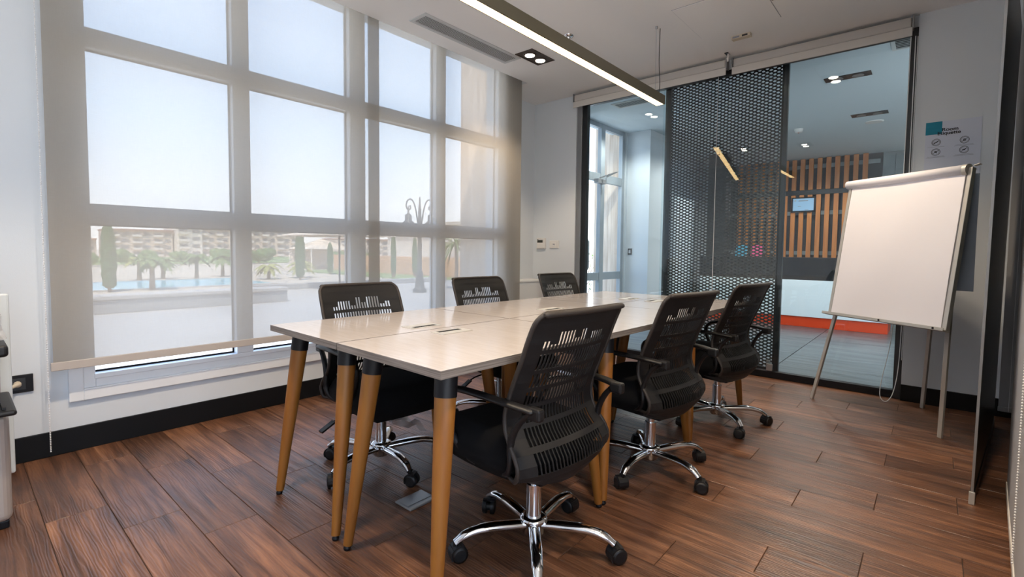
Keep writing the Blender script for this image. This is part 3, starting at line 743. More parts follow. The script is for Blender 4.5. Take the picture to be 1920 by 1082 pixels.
# ================================================================== DESKS
DW, DL, TH = 0.5765, 0.899, 0.025
def make_desk():
    r = thing('desk', (0, 0, 0), None, 'desk', 'six white desks pushed together as one meeting table')
    # top in local coords centred on the desk
    a, b_ = DW/2-0.0012, DL/2-0.0012
    tp_ = MB()
    tp_.add([(-a,-b_,.74),(a,-b_,.74),(a,b_,.74),(-a,b_,.74)], [(0,1,2,3)], 0)
    tp_.add([(-a,-b_,.715),(a,-b_,.715),(a,b_,.715),(-a,b_,.715),(-a,-b_,.74),(a,-b_,.74),(a,b_,.74),(-a,b_,.74)],
            [(0,3,2,1),(0,1,5,4),(1,2,6,5),(2,3,7,6),(3,0,4,7)], 1)
    tp_.build('tabletop', ['laminate', 'laminate_edge'], r)
    # white lip line on the top edge
    for sx in (-1, 1):
        for sy in (-1, 1):
            t0 = Vector((sx*(DW/2-0.092), sy*(DL/2-0.098), 0.715)); f0 = Vector((sx*(DW/2-0.040), sy*(DL/2-0.014), 0.0))
            d = f0 - t0
            at = lambda s_: t0 + d*s_
            lg = MB().tube([at(0.10), at(0.5), at(0.975)], [0.0335, 0.027, 0.0165], 20)
            lg = lg.build('leg', 'leg_wood', r)
            MB().tube([at(0.0), at(0.115)], [0.0355, 0.0352], 20).build('collar', 'black_metal', lg)
            MB().lathe((f0.x, f0.y, 0.0), [(0.011, 0.0), (0.013, 0.004), (0.013, 0.010), (0.007, 0.014), (0.007, 0.022)], 12).build('foot', 'black_metal', lg)
    # steel beams under the top
    MB().box(-DW/2+0.08, DW/2-0.08, -DL/2+0.085, -DL/2+0.115, 0.690, 0.7145).build('under_beam', 'black_metal', r)
    MB().box(-DW/2+0.08, DW/2-0.08, DL/2-0.115, DL/2-0.085, 0.690, 0.7145).build('under_beam', 'black_metal', r)
    MB().box(-0.17, -0.14, -DL/2+0.115, DL/2-0.115, 0.690, 0.7145).build('under_beam', 'black_metal', r)
    # power box
    gx = DW/2 - 0.098
    pb = MB()
    x0, x1, y0, y1 = gx-0.040, gx+0.040, -0.078, 0.078
    pb.box(x0, x0+0.046, y0, y1, .7395, .7425).box(x0+0.046+0.026, x1, y0, y1, .7395, .7425).box(x0+.046, x0+.072, y0, y0+.018, .7395, .7425).box(x0+.046, x0+.072, y1-.018, y1, .7395, .7425)
    pb = pb.build('power_box', 'aluminium', r)
    MB().box(x0+.046, x0+.072, y0+.018, y1-.018, .7395, .7408).build('cable_slot', 'gasket', pb)
    return r
desk0 = make_desk()
tx, ty, th_ = -2.1655, 0.9050, -0.0276
dl = ['white desk at the near left corner of the meeting table', 'white desk at the near right corner of the table, behind the nearest chair',
      'white desk in the middle of the table on the window side', 'white desk in the middle of the table on the side away from the window',
      'white desk at the far end of the table on the window side', 'white desk at the far end of the table on the mesh screen side']
first = True; k = 0
for j in range(3):
    for i in range(2):
        r = desk0 if first else copy_tree(desk0); first = False
        a = DW/2 + i*(DW+0.004); b_ = DL/2 + j*(DL+0.0035)
        r.location = (tx + a*math.cos(th_) - b_*math.sin(th_), ty + a*math.sin(th_) + b_*math.cos(th_), 0)
        r.rotation_euler = (0, 0, th_ + (PI if i else 0)); r['label'] = dl[k]; k += 1

# ================================================================== CHAIRS
def interp(tab, z):
    if z <= tab[0][0]: return tab[0][1]
    for (a, p), (b_, q) in zip(tab, tab[1:]):
        if z <= b_: 
            t = (z-a)/(b_-a); t = t*t*(3-2*t)*0.4 + t*0.6
            return p + (q-p)*t
    return tab[-1][1]
PROF = [(.262,.045),(.280,.105),(.310,.160),(.345,.186),(.385,.196),(.42,.182),(.455,.150),(.49,.120),(.53,.106),(.57,.108),(.62,.125),(.68,.150),(.74,.177),(.80,.200),(.85,.217),(.888,.232)]
HALF = [(.262,.13),(.285,.185),(.315,.217),(.36,.232),(.42,.236),(.50,.226),(.62,.220),(.80,.219),(.86,.217),(.876,.210),(.888,.195)]
def back_pt(yy, z):
    hw = interp(HALF, z); y = yy*hw
    cup = 0.030*(yy**2)
    if z < 0.42: cup += (0.42-z)*0.35*(yy**4)
    if z > 0.83: cup -= (z-0.83)*0.25*abs(yy)**3
    zz = z + (0.055*(yy**2) if z < 0.30 else 0.055*(yy**2)*max(0, (0.36-z)/0.06) if z < .36 else 0)
    return Vector((-(interp(PROF, z) - cup), y, zz))
def make_chair():
    r = thing('office_chair', (0, 0, 0), None, 'chair', 'black mesh-back office chairs around the meeting table')
    # --- slotted back shell
    NC = 22; sw_ = 0.155/0.219
    ys = [-1, -0.96, -0.88, -0.80]
    lo, hi = -0.735, 0.735; p = (hi-lo)/NC
    for i in range(NC):
        ys += [lo + i*p + p*0.17, lo + i*p + p*0.83]
    ys += [0.80, 0.88, 0.96, 1]
    hts = [1,1,3,3,3,3,3,1,1,4,4,2,2,4,4,4,4,4,1,1,2,2]
    zr = [(.375,.437),(.452,.502),(.516,.562),(.576,.622),(.636,.684),(.698,.752)]
    zs = [.262,.268,.276,.285,.295,.31,.33,.352]
    for a, b_ in zr: zs += [a, (a+b_)/2, b_]
    zs += [.766,.783,.795,.807,.822,.84,.855,.866,.876,.883,.888]
    zs = sorted(set(zs))
    def is_slot(ci, z0, z1):
        # ci = column cell index
        if ci < 4 or ci > 4+2*NC-1: return False
        k_ = ci-4
        if k_ % 2: return False
        k_ //= 2
        if k_ < 0 or k_ >= NC: return False
        zm = (z0+z1)/2
        for a, b_ in zr:
            if a < zm < b_: return True
        top = [.783,.795,.807,.822][hts[k_]-1]
        return .766 < zm < top
    mb = MB(); vs = []; n_ = len(ys)
    for z in zs:
        for y in ys: vs.append(back_pt(y, z))
    fs = []
    for i in range(len(zs)-1):
        for j in range(n_-1):
            # column cells: index j between ys[j], ys[j+1]; slot cells are those at j=4,6,8..
            if is_slot(j, zs[i], zs[i+1]): continue
            a = i*n_+j; fs.append((a, a+n_, a+n_+1, a+1))
    mb.add(vs, fs, 0, False)
    bk = mb.build('backrest', 'chair_mesh', r, solid=0.004)
    # top rail and side rims
    rim = [back_pt(-1, z) for z in [.30,.33,.36,.40,.44,.48,.52,.57,.62,.68,.74,.80,.85,.87]] + [back_pt(t, .888) for t in (-.98,-.8,-.5,0,.5,.8,.98)] + [back_pt(1, z) for z in [.87,.85,.80,.74,.68,.62,.57,.52,.48,.44,.40,.36,.33,.30]]
    MB().tube(smooth_path(rim, 1), 0.0075, 8).build('back_rim', 'chair_rim', r)
    top = [back_pt(t, .884) + Vector((-0.008, 0, 0.0)) for t in (-1.02,-.9,-.6,-.3,0,.3,.6,.9,1.02)]
    MB().tube(smooth_path(top, 1), [0.006]+[0.0125]*(len(smooth_path(top,1))-2)+[0.006], 10, flat=0.8).build('top_rail', 'chair_rim', r)
    # --- seat
    st_ = MB(); nx_, ny_ = 14, 12; L0, L1, W_ = -0.13, 0.34, 0.245
    def rnd(u, v):  # superellipse outline
        return u, v
    vt, vb = [], []
    for i in range(nx_+1):
        for j in range(ny_+1):
            u = -1+2*i/nx_; v = -1+2*j/ny_
            su = u*math.sqrt(1-0.18*v*v); sv = v*math.sqrt(1-0.22*u*u)
            x = (L0+L1)/2 + su*(L1-L0)/2; y = sv*W_
            e1 = max(abs(u), abs(v)); h_ = 1 - max(0, (e1-0.7)/0.3)**3
            zt = 0.405 + 0.062*h_ - 0.020*max(0, u)**3 + 0.010*v*v*h_
            vt.append((x, y, zt)); vb.append((x, y, 0.375 - 0.045*min(1, h_*1.2)))
    n1 = (nx_+1)*(ny_+1); fs = []
    for i in range(nx_):
        for j in range(ny_):
            a = i*(ny_+1)+j; fs.append((a, a+ny_+1, a+ny_+2, a+1)); fs.append((n1+a, n1+a+1, n1+a+ny_+2, n1+a+ny_+1))
    per = [j for j in range(ny_+1)] + [i*(ny_+1)+ny_ for i in range(1, nx_+1)] + [nx_*(ny_+1)+j for j in range(ny_-1, -1, -1)] + [i*(ny_+1) for i in range(nx_-1, 0, -1)]
    for a, b_ in zip(per, per[1:]+per[:1]): fs.append((a, b_, n1+b_, n1+a))
    st_.add(vt+vb, fs, 0, True)
    recalc(st_.build('seat', 'seat_fabric', r))
    MB().box(-0.11, 0.27, -0.19, 0.19, 0.330, 0.362).build('seat_pan', 'black_plastic', r, bevel=0.01)
    MB().box(-0.10, 0.13, -0.075, 0.075, 0.275, 0.332).build('tilt_mechanism', 'black_metal', r, bevel=0.01)
    MB().tube(smooth_path([(0.02, -0.07, 0.305), (0.02, -0.20, 0.300), (0.03, -0.26, 0.285)]), [0.005]*13, 6).bar((0.03, -0.255, 0.287), (0.035, -0.32, 0.255), 0.03, 0.008).build('height_lever', 'black_plastic', r)
    # --- arms
    for s_ in (-1, 1):
        yb = 0.236*s_
        ar = MB()
        pad = smooth_path([(-0.200, yb*0.92, 0.592), (-0.13, yb, 0.600), (0.02, yb*1.03, 0.603), (0.13, yb*1.03, 0.600), (0.19, yb*1.02, 0.590)], 2)
        for a, b_ in zip(pad, pad[1:]): pass
        ar.tube(pad, [0.014]+[0.0205]*(len(pad)-2)+[0.014], 10, flat=0.5)
        arm = ar.build('armrest', 'black_plastic', r)
        strut = smooth_path([(0.18, yb*1.02, 0.590), (0.225, yb*1.03, 0.560), (0.215, yb*1.03, 0.49), (0.165, yb*1.0, 0.42), (0.10, yb*0.96, 0.365), (0.03, yb*0.80, 0.345), (-0.02, yb*0.6, 0.343)], 2)
        MB().tube(strut, 0.014, 8, flat=0.8).build('front_strut', 'black_plastic', arm)
        rear = smooth_path([(-0.185, yb*0.93, 0.590), (-0.135, yb*0.95, 0.54), (-0.105, yb*0.96, 0.47), (-0.115, yb*0.97, 0.41), (-0.09, yb*0.93, 0.365), (-0.02, yb*0.75, 0.345), (0.03, yb*0.6, 0.343)], 2)
        MB().tube(rear, 0.013, 8, flat=0.8).build('rear_strut', 'black_plastic', arm)
        MB().box(-0.226, -0.176, yb*0.84, yb*0.97, 0.566, 0.606).build('back_bracket', 'black_plastic', arm, bevel=0.008)
    # --- gas lift and base
    MB().cyl((0, 0, 0.10), (0, 0, 0.235), 0.027, 18).cyl((0, 0, 0.235), (0, 0, 0.285), 0.020, 16).build('gas_lift', 'chrome', r)
    MB().lathe((0, 0, 0.0), [(0.034, 0.050), (0.040, 0.060), (0.041, 0.098), (0.050, 0.103), (0.050, 0.113), (0.034, 0.119), (0.030, 0.119)], 24).build('hub', 'chrome', r)
    for k_ in range(5):
        a = 2*PI*k_/5; d = Vector((math.cos(a), math.sin(a), 0))
        ar = MB().tube(smooth_path([d*0.025+Vector((0,0,.088)), d*0.10+Vector((0,0,.096)), d*0.19+Vector((0,0,.102)), d*0.255+Vector((0,0,.090)), d*0.288+Vector((0,0,.066))], 2),
                       [0.0215]*4+[0.0225]*5+[0.020]*4+[0.016]*4, 12, flat=0.72)
        ar.build('base_arm', 'chrome', r)
        q = Vector((-d.y, d.x, 0)); ca = random.uniform(0, 2*PI) if k_ else 0.3
        dd = Vector((math.cos(a*1.7+0.6), math.sin(a*1.7+0.6), 0)); qq = Vector((-dd.y, dd.x, 0))
        c = d*0.288 + dd*0.012
        cs_ = MB()
        for s_ in (-1, 1):
            cs_.tube([c + qq*(s_*0.009) + Vector((0,0,.0285)), c + qq*(s_*0.022) + Vector((0,0,.0285)), c + qq*(s_*0.026) + Vector((0,0,.0285))], [0.0285, 0.0285, 0.020], 18)
        cs_.tube([c - qq*0.01 + Vector((0,0,.0285)), c + qq*0.01 + Vector((0,0,.0285))], 0.016, 10)
        cs_.tube([d*0.288+Vector((0,0,.05)), d*0.288+Vector((0,0,.075))], 0.008, 8)
        # hood over the wheels
        hd = []
        for t_ in range(7):
            an = -0.5 + t_*0.42
            hd.append(c + dd*(-math.cos(an)*0.031) + Vector((0,0,.0285+math.sin(an)*0.031)))
        for a_, b_ in zip(hd, hd[1:]): cs_.bar(a_, b_, 0.046, 0.004, up=dd)
        cs_.build('caster', 'black_plastic', r)
    return r
ch0 = make_chair()
base0 = [c for c in ch0.children if c.name.split('.')[0] in ('base_arm', 'caster')]
chairs = [  # hub, direction of the back (deg), label, base turn
    ((-1.06, 1.36), -5, 23, 'nearest black office chair, its back to the viewer on the right side of the table'),
    ((-1.03, 2.25), -9, -17, 'middle black office chair on the side of the table away from the window'),
    ((-1.01, 3.17), -10, 28, 'farthest black office chair on the right side, in front of the mesh screen'),
    ((-2.05, 1.385), 176, -8, 'black office chair nearest the viewer on the window side, torn plastic film under its seat'),
    ((-2.10, 2.30), 175, 10, 'middle black office chair on the window side of the table'),
    ((-2.10, 3.20), 175, 31, 'farthest black office chair on the window side, below the thermostat')]
L1chair = None
srcs = []
for i, (hb_, deg, ph, lb_) in enumerate(chairs):
    srcs.append(ch0 if i == 0 else copy_tree(ch0))
for r, (hb_, deg, ph, lb_) in zip(srcs, chairs):
    rz = math.radians(deg + 180)
    r.location = (hb_[0], hb_[1], 0); r.rotation_euler = (0, 0, rz); r['label'] = lb_
    for c in r.children:
        if c.name.split('.')[0] in ('base_arm', 'caster'):
            c.rotation_euler = (0, 0, math.radians(ph) - rz)
L1chair = srcs[3]
# torn plastic film hanging under the seat of one chair
mb = MB(); vs = []; fs = []
rr = random.Random(3)
for i in range(9):
    for j in range(6):
        vs.append((0.02+0.03*i+rr.uniform(-.012,.012), -0.06+0.028*j+rr.uniform(-.012,.012), 0.325 - 0.012*j - 0.05*abs(math.sin(i*1.1+j*.4)) + rr.uniform(-.012,.012)))
for i in range(8):
    for j in range(5): a = i*6+j; fs.append((a, a+6, a+7, a+1))
mb.add(vs, fs, 0, True)
fm = mb.build('plastic_film', 'torn_film', L1chair, origin=L1chair.location); fm.location = (0,0,0); 
for v in fm.data.vertices: v.co = v.co + Vector(L1chair.location)
fm['label'] = 'torn clear plastic film hanging under the seat'

# ================================================================== FLIP CHART
fc = thing('flip_chart', (-0.2, 4.0, 0), 'aluminium flip chart easel with blank white paper in front of the glass', 'flip chart')
BA, BB = Vector((-0.54, 4.075, 0.655)), Vector((0.063, 3.640, 0.655))
TA, TB = Vector((-0.468, 4.245, 1.545)), Vector((0.1395, 3.83, 1.545))
ex = (BB-BA).normalized(); ez = ((TA+TB)/2 - (BA+BB)/2).normalized(); en = ex.cross(ez).normalized()
if en.y > 0: en = -en      # towards the viewer
def quad_slab(a, b_, c, d, off0, off1):
    vs = [p + en*off0 for p in (a, b_, c, d)] + [p + en*off1 for p in (a, b_, c, d)]
    return MB().add(vs, [(0,1,2,3),(7,6,5,4),(0,4,5,1),(1,5,6,2),(2,6,7,3),(3,7,4,0)])
recalc(quad_slab(BA, BB, TB, TA, -0.018, -0.003).build('board', 'white_plastic', fc, bevel=0.002))
for p, q in ((BA, TA), (BB, TB)):
    MB().bar(p - ez*0.005 - en*0.006, q + ez*0.03 - en*0.006, 0.022, 0.030, up=en).build('side_rail', 'aluminium', fc, bevel=0.002)
MB().bar(BA - ex*0.035 - ez*0.010 + en*0.012, BB + ex*0.015 - ez*0.010 + en*0.012, 0.050, 0.006, up=ez).bar(BA - ex*0.035 + en*0.036 - ez*0.003, BB + ex*0.015 + en*0.036 - ez*0.003, 0.004, 0.018, up=ez).build('pen_tray', 'aluminium', fc, bevel=0.001)
for p in (BA.lerp(BB, 0.52), BA.lerp(BB, 0.95)):
    MB().cyl(p + en*0.036 - ez*0.003, p + en*0.041 - ez*0.003, 0.006, 10).build('tray_screw', 'black_metal', fc)
# paper sheet: slightly buckled
mb = MB(); vs = []; fs = []; NU, NV = 30, 36
pr_ = random.Random(5)
c0, c1 = BA + ex*0.012 + ez*0.004, BB - ex*0.020 + ez*0.004
t0_, t1_ = TA + ex*0.016, TB - ex*0.020
for j in range(NV+1):
    for i in range(NU+1):
        u, v = i/NU, j/NV
        p = c0.lerp(c1, u).lerp(t0_.lerp(t1_, u), v)
        wv_ = 0.0022*math.sin(u*5+v*3) + 0.0018*math.sin(u*9-v*7+1) + 0.003*math.exp(-((u-0.45-0.25*(v-.5))**2*90+(v-.62)**2*9)) - 0.002*math.exp(-((v-.42-.1*u)**2*600+(u-.3)**2*10))
        vs.append(p + en*(0.004 + wv_*(1-0.3*v) + 0.003))
for j in range(NV):
    for i in range(NU): a = j*(NU+1)+i; fs.append((a, a+1, a+NU+2, a+NU+1))
mb.add(vs, fs, 0, True); mb.build('paper_sheet', 'paper', fc)
# folded-over roll of pages at the top
roll = MB(); vs = []; fs = []; prof = []
for k_ in range(11):
    an = -1.75 + k_*(1.9+1.75)/10
    prof.append((math.cos(an)*0.034, math.sin(an)*0.030))   # along en, along ez
ctr0, ctr1 = TA - ex*0.022 + ez*0.018 + en*0.004, TB - ex*0.030 + ez*0.018 + en*0.004
for c in (ctr0, ctr1):
    for (a, b_) in prof: vs.append(c + en*a + ez*b_)
K = len(prof)
for i in range(K-1): fs.append((i, i+1, K+i+1, K+i))
fs.append(tuple(range(K))); fs.append(tuple(reversed(range(K, 2*K))))
roll.add(vs, fs, 0, False)
o = recalc(roll.build('folded_pages', 'paper', fc))
for p_ in o.data.polygons:
    if len(p_.vertices) == 4: p_.use_smooth = True
# clamp end cap
MB().tube([ctr1 - ex*0.002, ctr1 + ex*0.022], 0.033, 20).build('clamp_end', 'aluminium', fc, bevel=0.002)
MB().bar(TB + ez*0.045 - en*0.02, TB + ez*0.052 + ex*0.03 - en*0.02, 0.02, 0.005, up=ez).build('clamp_lever', 'aluminium', fc, bevel=0.001)
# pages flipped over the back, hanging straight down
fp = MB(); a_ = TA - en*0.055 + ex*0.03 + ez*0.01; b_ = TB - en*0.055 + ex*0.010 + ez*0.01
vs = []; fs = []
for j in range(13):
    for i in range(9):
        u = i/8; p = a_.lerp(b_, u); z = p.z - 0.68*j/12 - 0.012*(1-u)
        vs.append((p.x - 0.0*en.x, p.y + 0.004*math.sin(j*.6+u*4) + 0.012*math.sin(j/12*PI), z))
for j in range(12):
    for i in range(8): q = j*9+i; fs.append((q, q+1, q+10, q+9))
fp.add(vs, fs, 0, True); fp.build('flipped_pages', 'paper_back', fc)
def leg(foot, top, name='leg'):
    MB().bar(top, foot, 0.024, 0.016, up=en).build(name, 'aluminium', fc, bevel=0.002)
leg(Vector((-0.645, 4.161, 0.0)), BA.lerp(TA, 0.16) + ex*0.035 - en*0.03)
leg(Vector((0.069, 3.778, 0.0)), BB.lerp(TB, 0.25) - ex*0.02 - en*0.03)
leg(Vector((-0.020, 4.436, 0.0)), TB - ex*0.16 - en*0.04 - ez*0.02)
MB().bar(TA.lerp(TB, 0.5) - en*0.03 - ez*0.03 - ex*0.3, TA.lerp(TB, 0.5) - en*0.03 - ez*0.03 + ex*0.3, 0.03, 0.02, up=ez).build('hinge_bar', 'aluminium', fc)

# ================================================================== POSTER
ps = thing('poster', (0.064, YP, 1.8), 'white Room Etiquette poster with a teal square on the wall behind the flip chart', 'poster')
PX0, PX1, PZ0, PZ1 = -0.082, 0.208, 1.590, 2.005
yf = YP - 0.0015
MB().box(PX0, PX1, yf-0.002, yf+0.001, PZ0, PZ1).build('sheet', 'poster_paper', ps)
MB().box(PX0, 0.006, yf-0.0030, yf-0.0018, 1.918, PZ1).build('teal_block', 'teal_ink', ps)
MB().box(0.178, 0.200, yf-0.0030, yf-0.0018, 1.606, 1.624).build('teal_block', 'teal_ink', ps)
text('lettering', 'Room', 0.0315, 'black_ink', ps, (0.004, yf-0.0035, 1.935), (PI/2, 0, 0), offset=0.0006, sx=1.12)
text('lettering', 'Etiquette', 0.0315, 'black_ink', ps, (-0.018, yf-0.0035, 1.911), (PI/2, 0, 0), offset=0.0006, sx=1.05)
def ring(mb, cx, cz, r, w_, y):
    n_ = 28; vs = []; fs = []
    for k_ in range(n_):
        a = 2*PI*k_/n_
        for q in (r-w_/2, r+w_/2): vs.append((cx+q*math.cos(a), y, cz+q*math.sin(a)))
    for k_ in range(n_): a = 2*k_; b_ = 2*((k_+1) % n_); fs.append((a, a+1, b_+1, b_))
    mb.add(vs, fs)
for idx, (cx, cz) in enumerate(((-0.022, 1.862), (0.125, 1.862), (-0.022, 1.795), (0.125, 1.795))):
    mb = MB(); y = yf-0.0034
    ring(mb, cx, cz, 0.0235, 0.0022, y); ring(mb, cx, cz, 0.0185, 0.0014, y)
    B3 = lambda x0, z0, x1, z1, t_: mb.bar((cx+x0, y, cz+z0), (cx+x1, y, cz+z1), t_, 0.0006, up=(0, 1, 0))
    B3(-0.016, -0.012, 0.016, 0.012, 0.0022)
    if idx == 0: B3(-0.012, -0.004, 0.004, 0.0, 0.004); B3(0.002, 0.002, 0.010, 0.007, 0.006)
    elif idx == 1: B3(-0.008, -0.006, 0.008, -0.006, 0.003); B3(-0.006, -0.004, -0.004, 0.007, 0.003); B3(0.0, -0.004, 0.001, 0.009, 0.003); B3(0.006, -0.004, 0.006, 0.006, 0.003)
    elif idx == 2: B3(-0.006, 0.008, 0.006, -0.008, 0.004); B3(-0.008, -0.002, 0.008, 0.003, 0.004)
    else: B3(-0.010, 0.001, 0.010, 0.005, 0.004); B3(-0.008, -0.004, 0.006, -0.001, 0.003)
    mb.build('icon', 'black_ink', ps)
    mb = MB()
    mb.box(cx-0.045, cx+0.045, y, y+0.0004, cz-0.0325, cz-0.0310)
    if idx: mb.box(cx-0.052, cx+0.050, y, y+0.0004, cz-0.0385, cz-0.0370)
    mb.build('small_print', 'grey_ink', ps)

# ================================================================== WALL DEVICES
tm = thing('thermostat', (-3.48, YP, 1.16), 'white thermostat with a dark display on the wall beyond the window', 'thermostat')
MB().box(-3.552, -3.430, YP-0.026, YP, 1.098, 1.222).build('housing', 'white_plastic', tm, bevel=0.005)
MB().box(-3.540, -3.462, YP-0.0275, YP-0.0255, 1.168, 1.198).build('display', 'lcd', tm)
MB().box(-3.540, -3.526, YP-0.0275, YP-0.0255, 1.203, 1.210).build('logo_mark', 'black_ink', tm)
MB().box(-3.545, -3.440, YP-0.0275, YP-0.0255, 1.106, 1.155).build('flap', 'white_plastic', tm, bevel=0.001)
so = thing('wall_socket', (-3.31, YP, 1.15), 'white wall socket plate beside the thermostat', 'socket')
MB().box(-3.375, -3.245, YP-0.010, YP, 1.103, 1.192).build('plate', 'white_plastic', so, bevel=0.003)
MB().box(-3.350, -3.290, YP-0.0125, YP-0.0095, 1.122, 1.172).build('module', 'white_plastic', so, bevel=0.001)
MB().box(-3.325, -3.312, YP-0.0135, YP-0.012, 1.142, 1.155).box(-3.308, -3.298, YP-0.0135, YP-0.012, 1.138, 1.155).build('symbol', 'grey_ink', so)
bx = thing('storage_box', (-3.50, 4.25, 0), 'white low cabinet in the corner recess beyond the window blinds', 'cabinet')
MB().box(-3.61, -3.385, 4.02, 4.50, 0.0, 0.725).build('body', 'white_plastic', bx, bevel=0.004)
MB().box(-3.615, -3.378, 4.012, 4.508, 0.725, 0.745).build('lid', 'white_plastic', bx, bevel=0.003)
# black double socket by the cooler
bs = thing('wall_socket', (XW, 0.19, 0.39), 'black wall socket plate beside the water cooler with a beige plug', 'socket')
MB().box(XW, XW+0.012, 0.120, 0.262, 0.350, 0.437).build('plate', 'black_metal', bs, bevel=0.002)
MB().box(XW+0.011, XW+0.015, 0.165, 0.235, 0.365, 0.422).build('module', 'dark_frame', bs, bevel=0.001)
MB().tube([(XW+0.014, 0.205, 0.395), (XW+0.03, 0.205, 0.395), (XW+0.032, 0.20, 0.394), (XW+0.075, 0.17, 0.388)], [0.015, 0.015, 0.009, 0.006], 10).build('plug', 'beige_plastic', bs)

# floor box
fb = thing('floor_box', (-1.63, 1.275, 0), 'grey metal floor socket box under the table', 'floor socket')
MB().box(-1.684, -1.578, 1.205, 1.345, 0.0, 0.009).build('frame', 'steel_grey', fb, bevel=0.004)
MB().box(-1.676, -1.604, 1.213, 1.337, 0.009, 0.0115).build('lid', 'steel_grey', fb, bevel=0.001)

# ================================================================== WATER COOLER
wc = thing('water_cooler', (-2.75, -0.02, 0), 'silver and black water cooler at the left edge with a film-wrapped bottle', 'water cooler')
MB().box(-2.92, -2.60, -0.17, 0.135, 0.03, 0.44).build('cabinet', 'cooler_silver', wc, bevel=0.025, seg=4)
MB().box(-2.91, -2.62, -0.16, 0.125, 0.0, 0.03).build('base', 'black_metal', wc, bevel=0.004)
MB().box(-2.93, -2.80, -0.17, 0.125, 0.44, 0.66).build('rear_column', 'cooler_silver', wc, bevel=0.01)
MB().box(-2.86, -2.80, -0.15, 0.100, 0.45, 0.66).build('tap_recess', 'dark_frame', wc, bevel=0.01)
tr = MB().prism([(-2.84, 0.45), (-2.50, 0.455), (-2.50, 0.475), (-2.84, 0.478)], 1, -0.15, 0.150)
tr.build('drip_tray', 'black_plastic', wc, bevel=0.008)
for i in range(9):
    MB().box(-2.80, -2.52, -0.135+i*0.031, -0.125+i*0.031, 0.478, 0.486).build('tray_slat', 'black_plastic', wc)
MB().box(-2.92, -2.60, -0.17, 0.140, 0.655, 0.70).build('collar', 'black_plastic', wc, bevel=0.012, seg=3)
for i, y in enumerate((-0.08, 0.02, 0.085)):
    tp2 = MB().tube(smooth_path([(-2.80, y, 0.645), (-2.73, y, 0.640), (-2.70, y, 0.60), (-2.69, y, 0.565)]), 0.011, 8).build('tap', 'chrome', wc)
    MB().cyl((-2.69, y, 0.562), (-2.69, y, 0.545), 0.012, 10).build('tap_tip', 'tap_red' if i == 1 else 'white_plastic', tp2)
MB().box(-2.955, -2.935, -0.18, 0.165, 0.10, 0.87).build('back_shell', 'cooler_white', wc, bevel=0.008)
bt = thing('water_bottle', (-2.76, -0.02, 0.70), 'film-wrapped water bottle on top of the cooler', 'bottle')
MB().lathe((-2.77, -0.015, 0.702), [(0.10, 0.0), (0.135, 0.01), (0.138, 0.10), (0.128, 0.13), (0.136, 0.16), (0.13, 0.22), (0.09, 0.26), (0.03, 0.28)], 28).build('bottle_body', 'bottle_wrap', bt)
mb = MB(); vs = []; fs = []; rr = random.Random(9)
for i in range(13):
    a = -0.2 + i*0.16
    for j in range(7):
        rad = 0.150 + rr.uniform(-0.010, 0.012) - 0.004*j
        vs.append((-2.77 + rad*math.cos(a), -0.015 + rad*math.sin(a), 0.706 + j*0.030))
for i in range(12):
    for j in range(6): q = i*7+j; fs.append((q, q+7, q+8, q+1))
mb.add(vs, fs, 0, False); mb.build('wrapping_film', 'torn_film', bt)

# ================================================================== OUTSIDE
struct(MB().box(-11.3, -3.72, -14, 26, -0.30, -0.10).box(-14.5, -11.3, 5.0, 26, -0.30, -0.12).build('floor', 'terrace_paving'), 'pale stone terrace outside the window')
# terrace joints
jt = MB()
for i in range(9): jt.box(-11.3, -3.72, -8+i*3.0, -7.985+i*3.0, -0.1005, -0.098)
for i in range(4): jt.box(-10+i*2.0, -9.985+i*2.0, -14, 26, -0.1005, -0.098)
jt.build('paving_joints', 'parapet_stone', bpy.data.objects['floor.002'])['kind'] = 'stuff'
struct(MB().box(-450, -11.0, -200, 400, -1.9, -1.5).box(-11.0, 20, 24, 400, -1.9, -1.5).build('trim_1', 'sand'), 'sandy garden ground beyond the terrace')
t = thing('terrace_wall', (-10.95, -2, -0.1), 'low grey stone wall along the terrace edge', 'wall')
MB().box(-11.25, -10.80, -12, 4.9, -0.10, 0.14).build('wall_body', 'parapet_stone', t, bevel=0.01)
MB().box(-11.28, -10.77, -12, 4.93, 0.14, 0.21).build('coping', 'terrace_paving', t, bevel=0.01)
t = tag(MB().box(-14.4, -14.1, 5.0, 12.5, -0.12, 0.03).build('kerb', 'parapet_stone', bevel=0.01, origin=(-14.2, 8, -0.12)), 'grey stone kerb behind the terrace wall', 'kerb')
pl = thing('swimming_pool', (-40, 8, -1.5), 'long turquoise swimming pool beyond the terrace wall', 'pool')
MB().box(-44.0, -36.0, -30, 15.5, -1.498, -1.47).build('water', 'pool_water', pl)
MB().box(-36.0, -35.5, -30, 16.0, -1.5, -1.43).build('coping', 'terrace_paving', pl); MB().box(-44.5, -44.0, -30, 16.0, -1.5, -1.43).build('coping', 'terrace_paving', pl)
g = MB().box(-140, -86, -60, 90, -1.5, -1.40).build('lawn', 'grass', origin=(-110, 20, -1.5)); tag(g, 'green lawn in front of the apartment blocks', 'lawn', kind='stuff')
g = MB().box(-54, -24, 25.4, 29.9, -1.5, -1.42).build('lawn', 'grass', origin=(-40, 40, -1.5)); tag(g, 'strip of grass below the orange garden wall', 'lawn', kind='stuff')
ow = MB().box(-54.0, -20, 30.0, 30.4, -1.5, 0.35).build('garden_wall', 'orange_wall', origin=(-40, 30, -1.5), bevel=0.03); tag(ow, 'pale orange garden wall beyond the grass', 'wall')

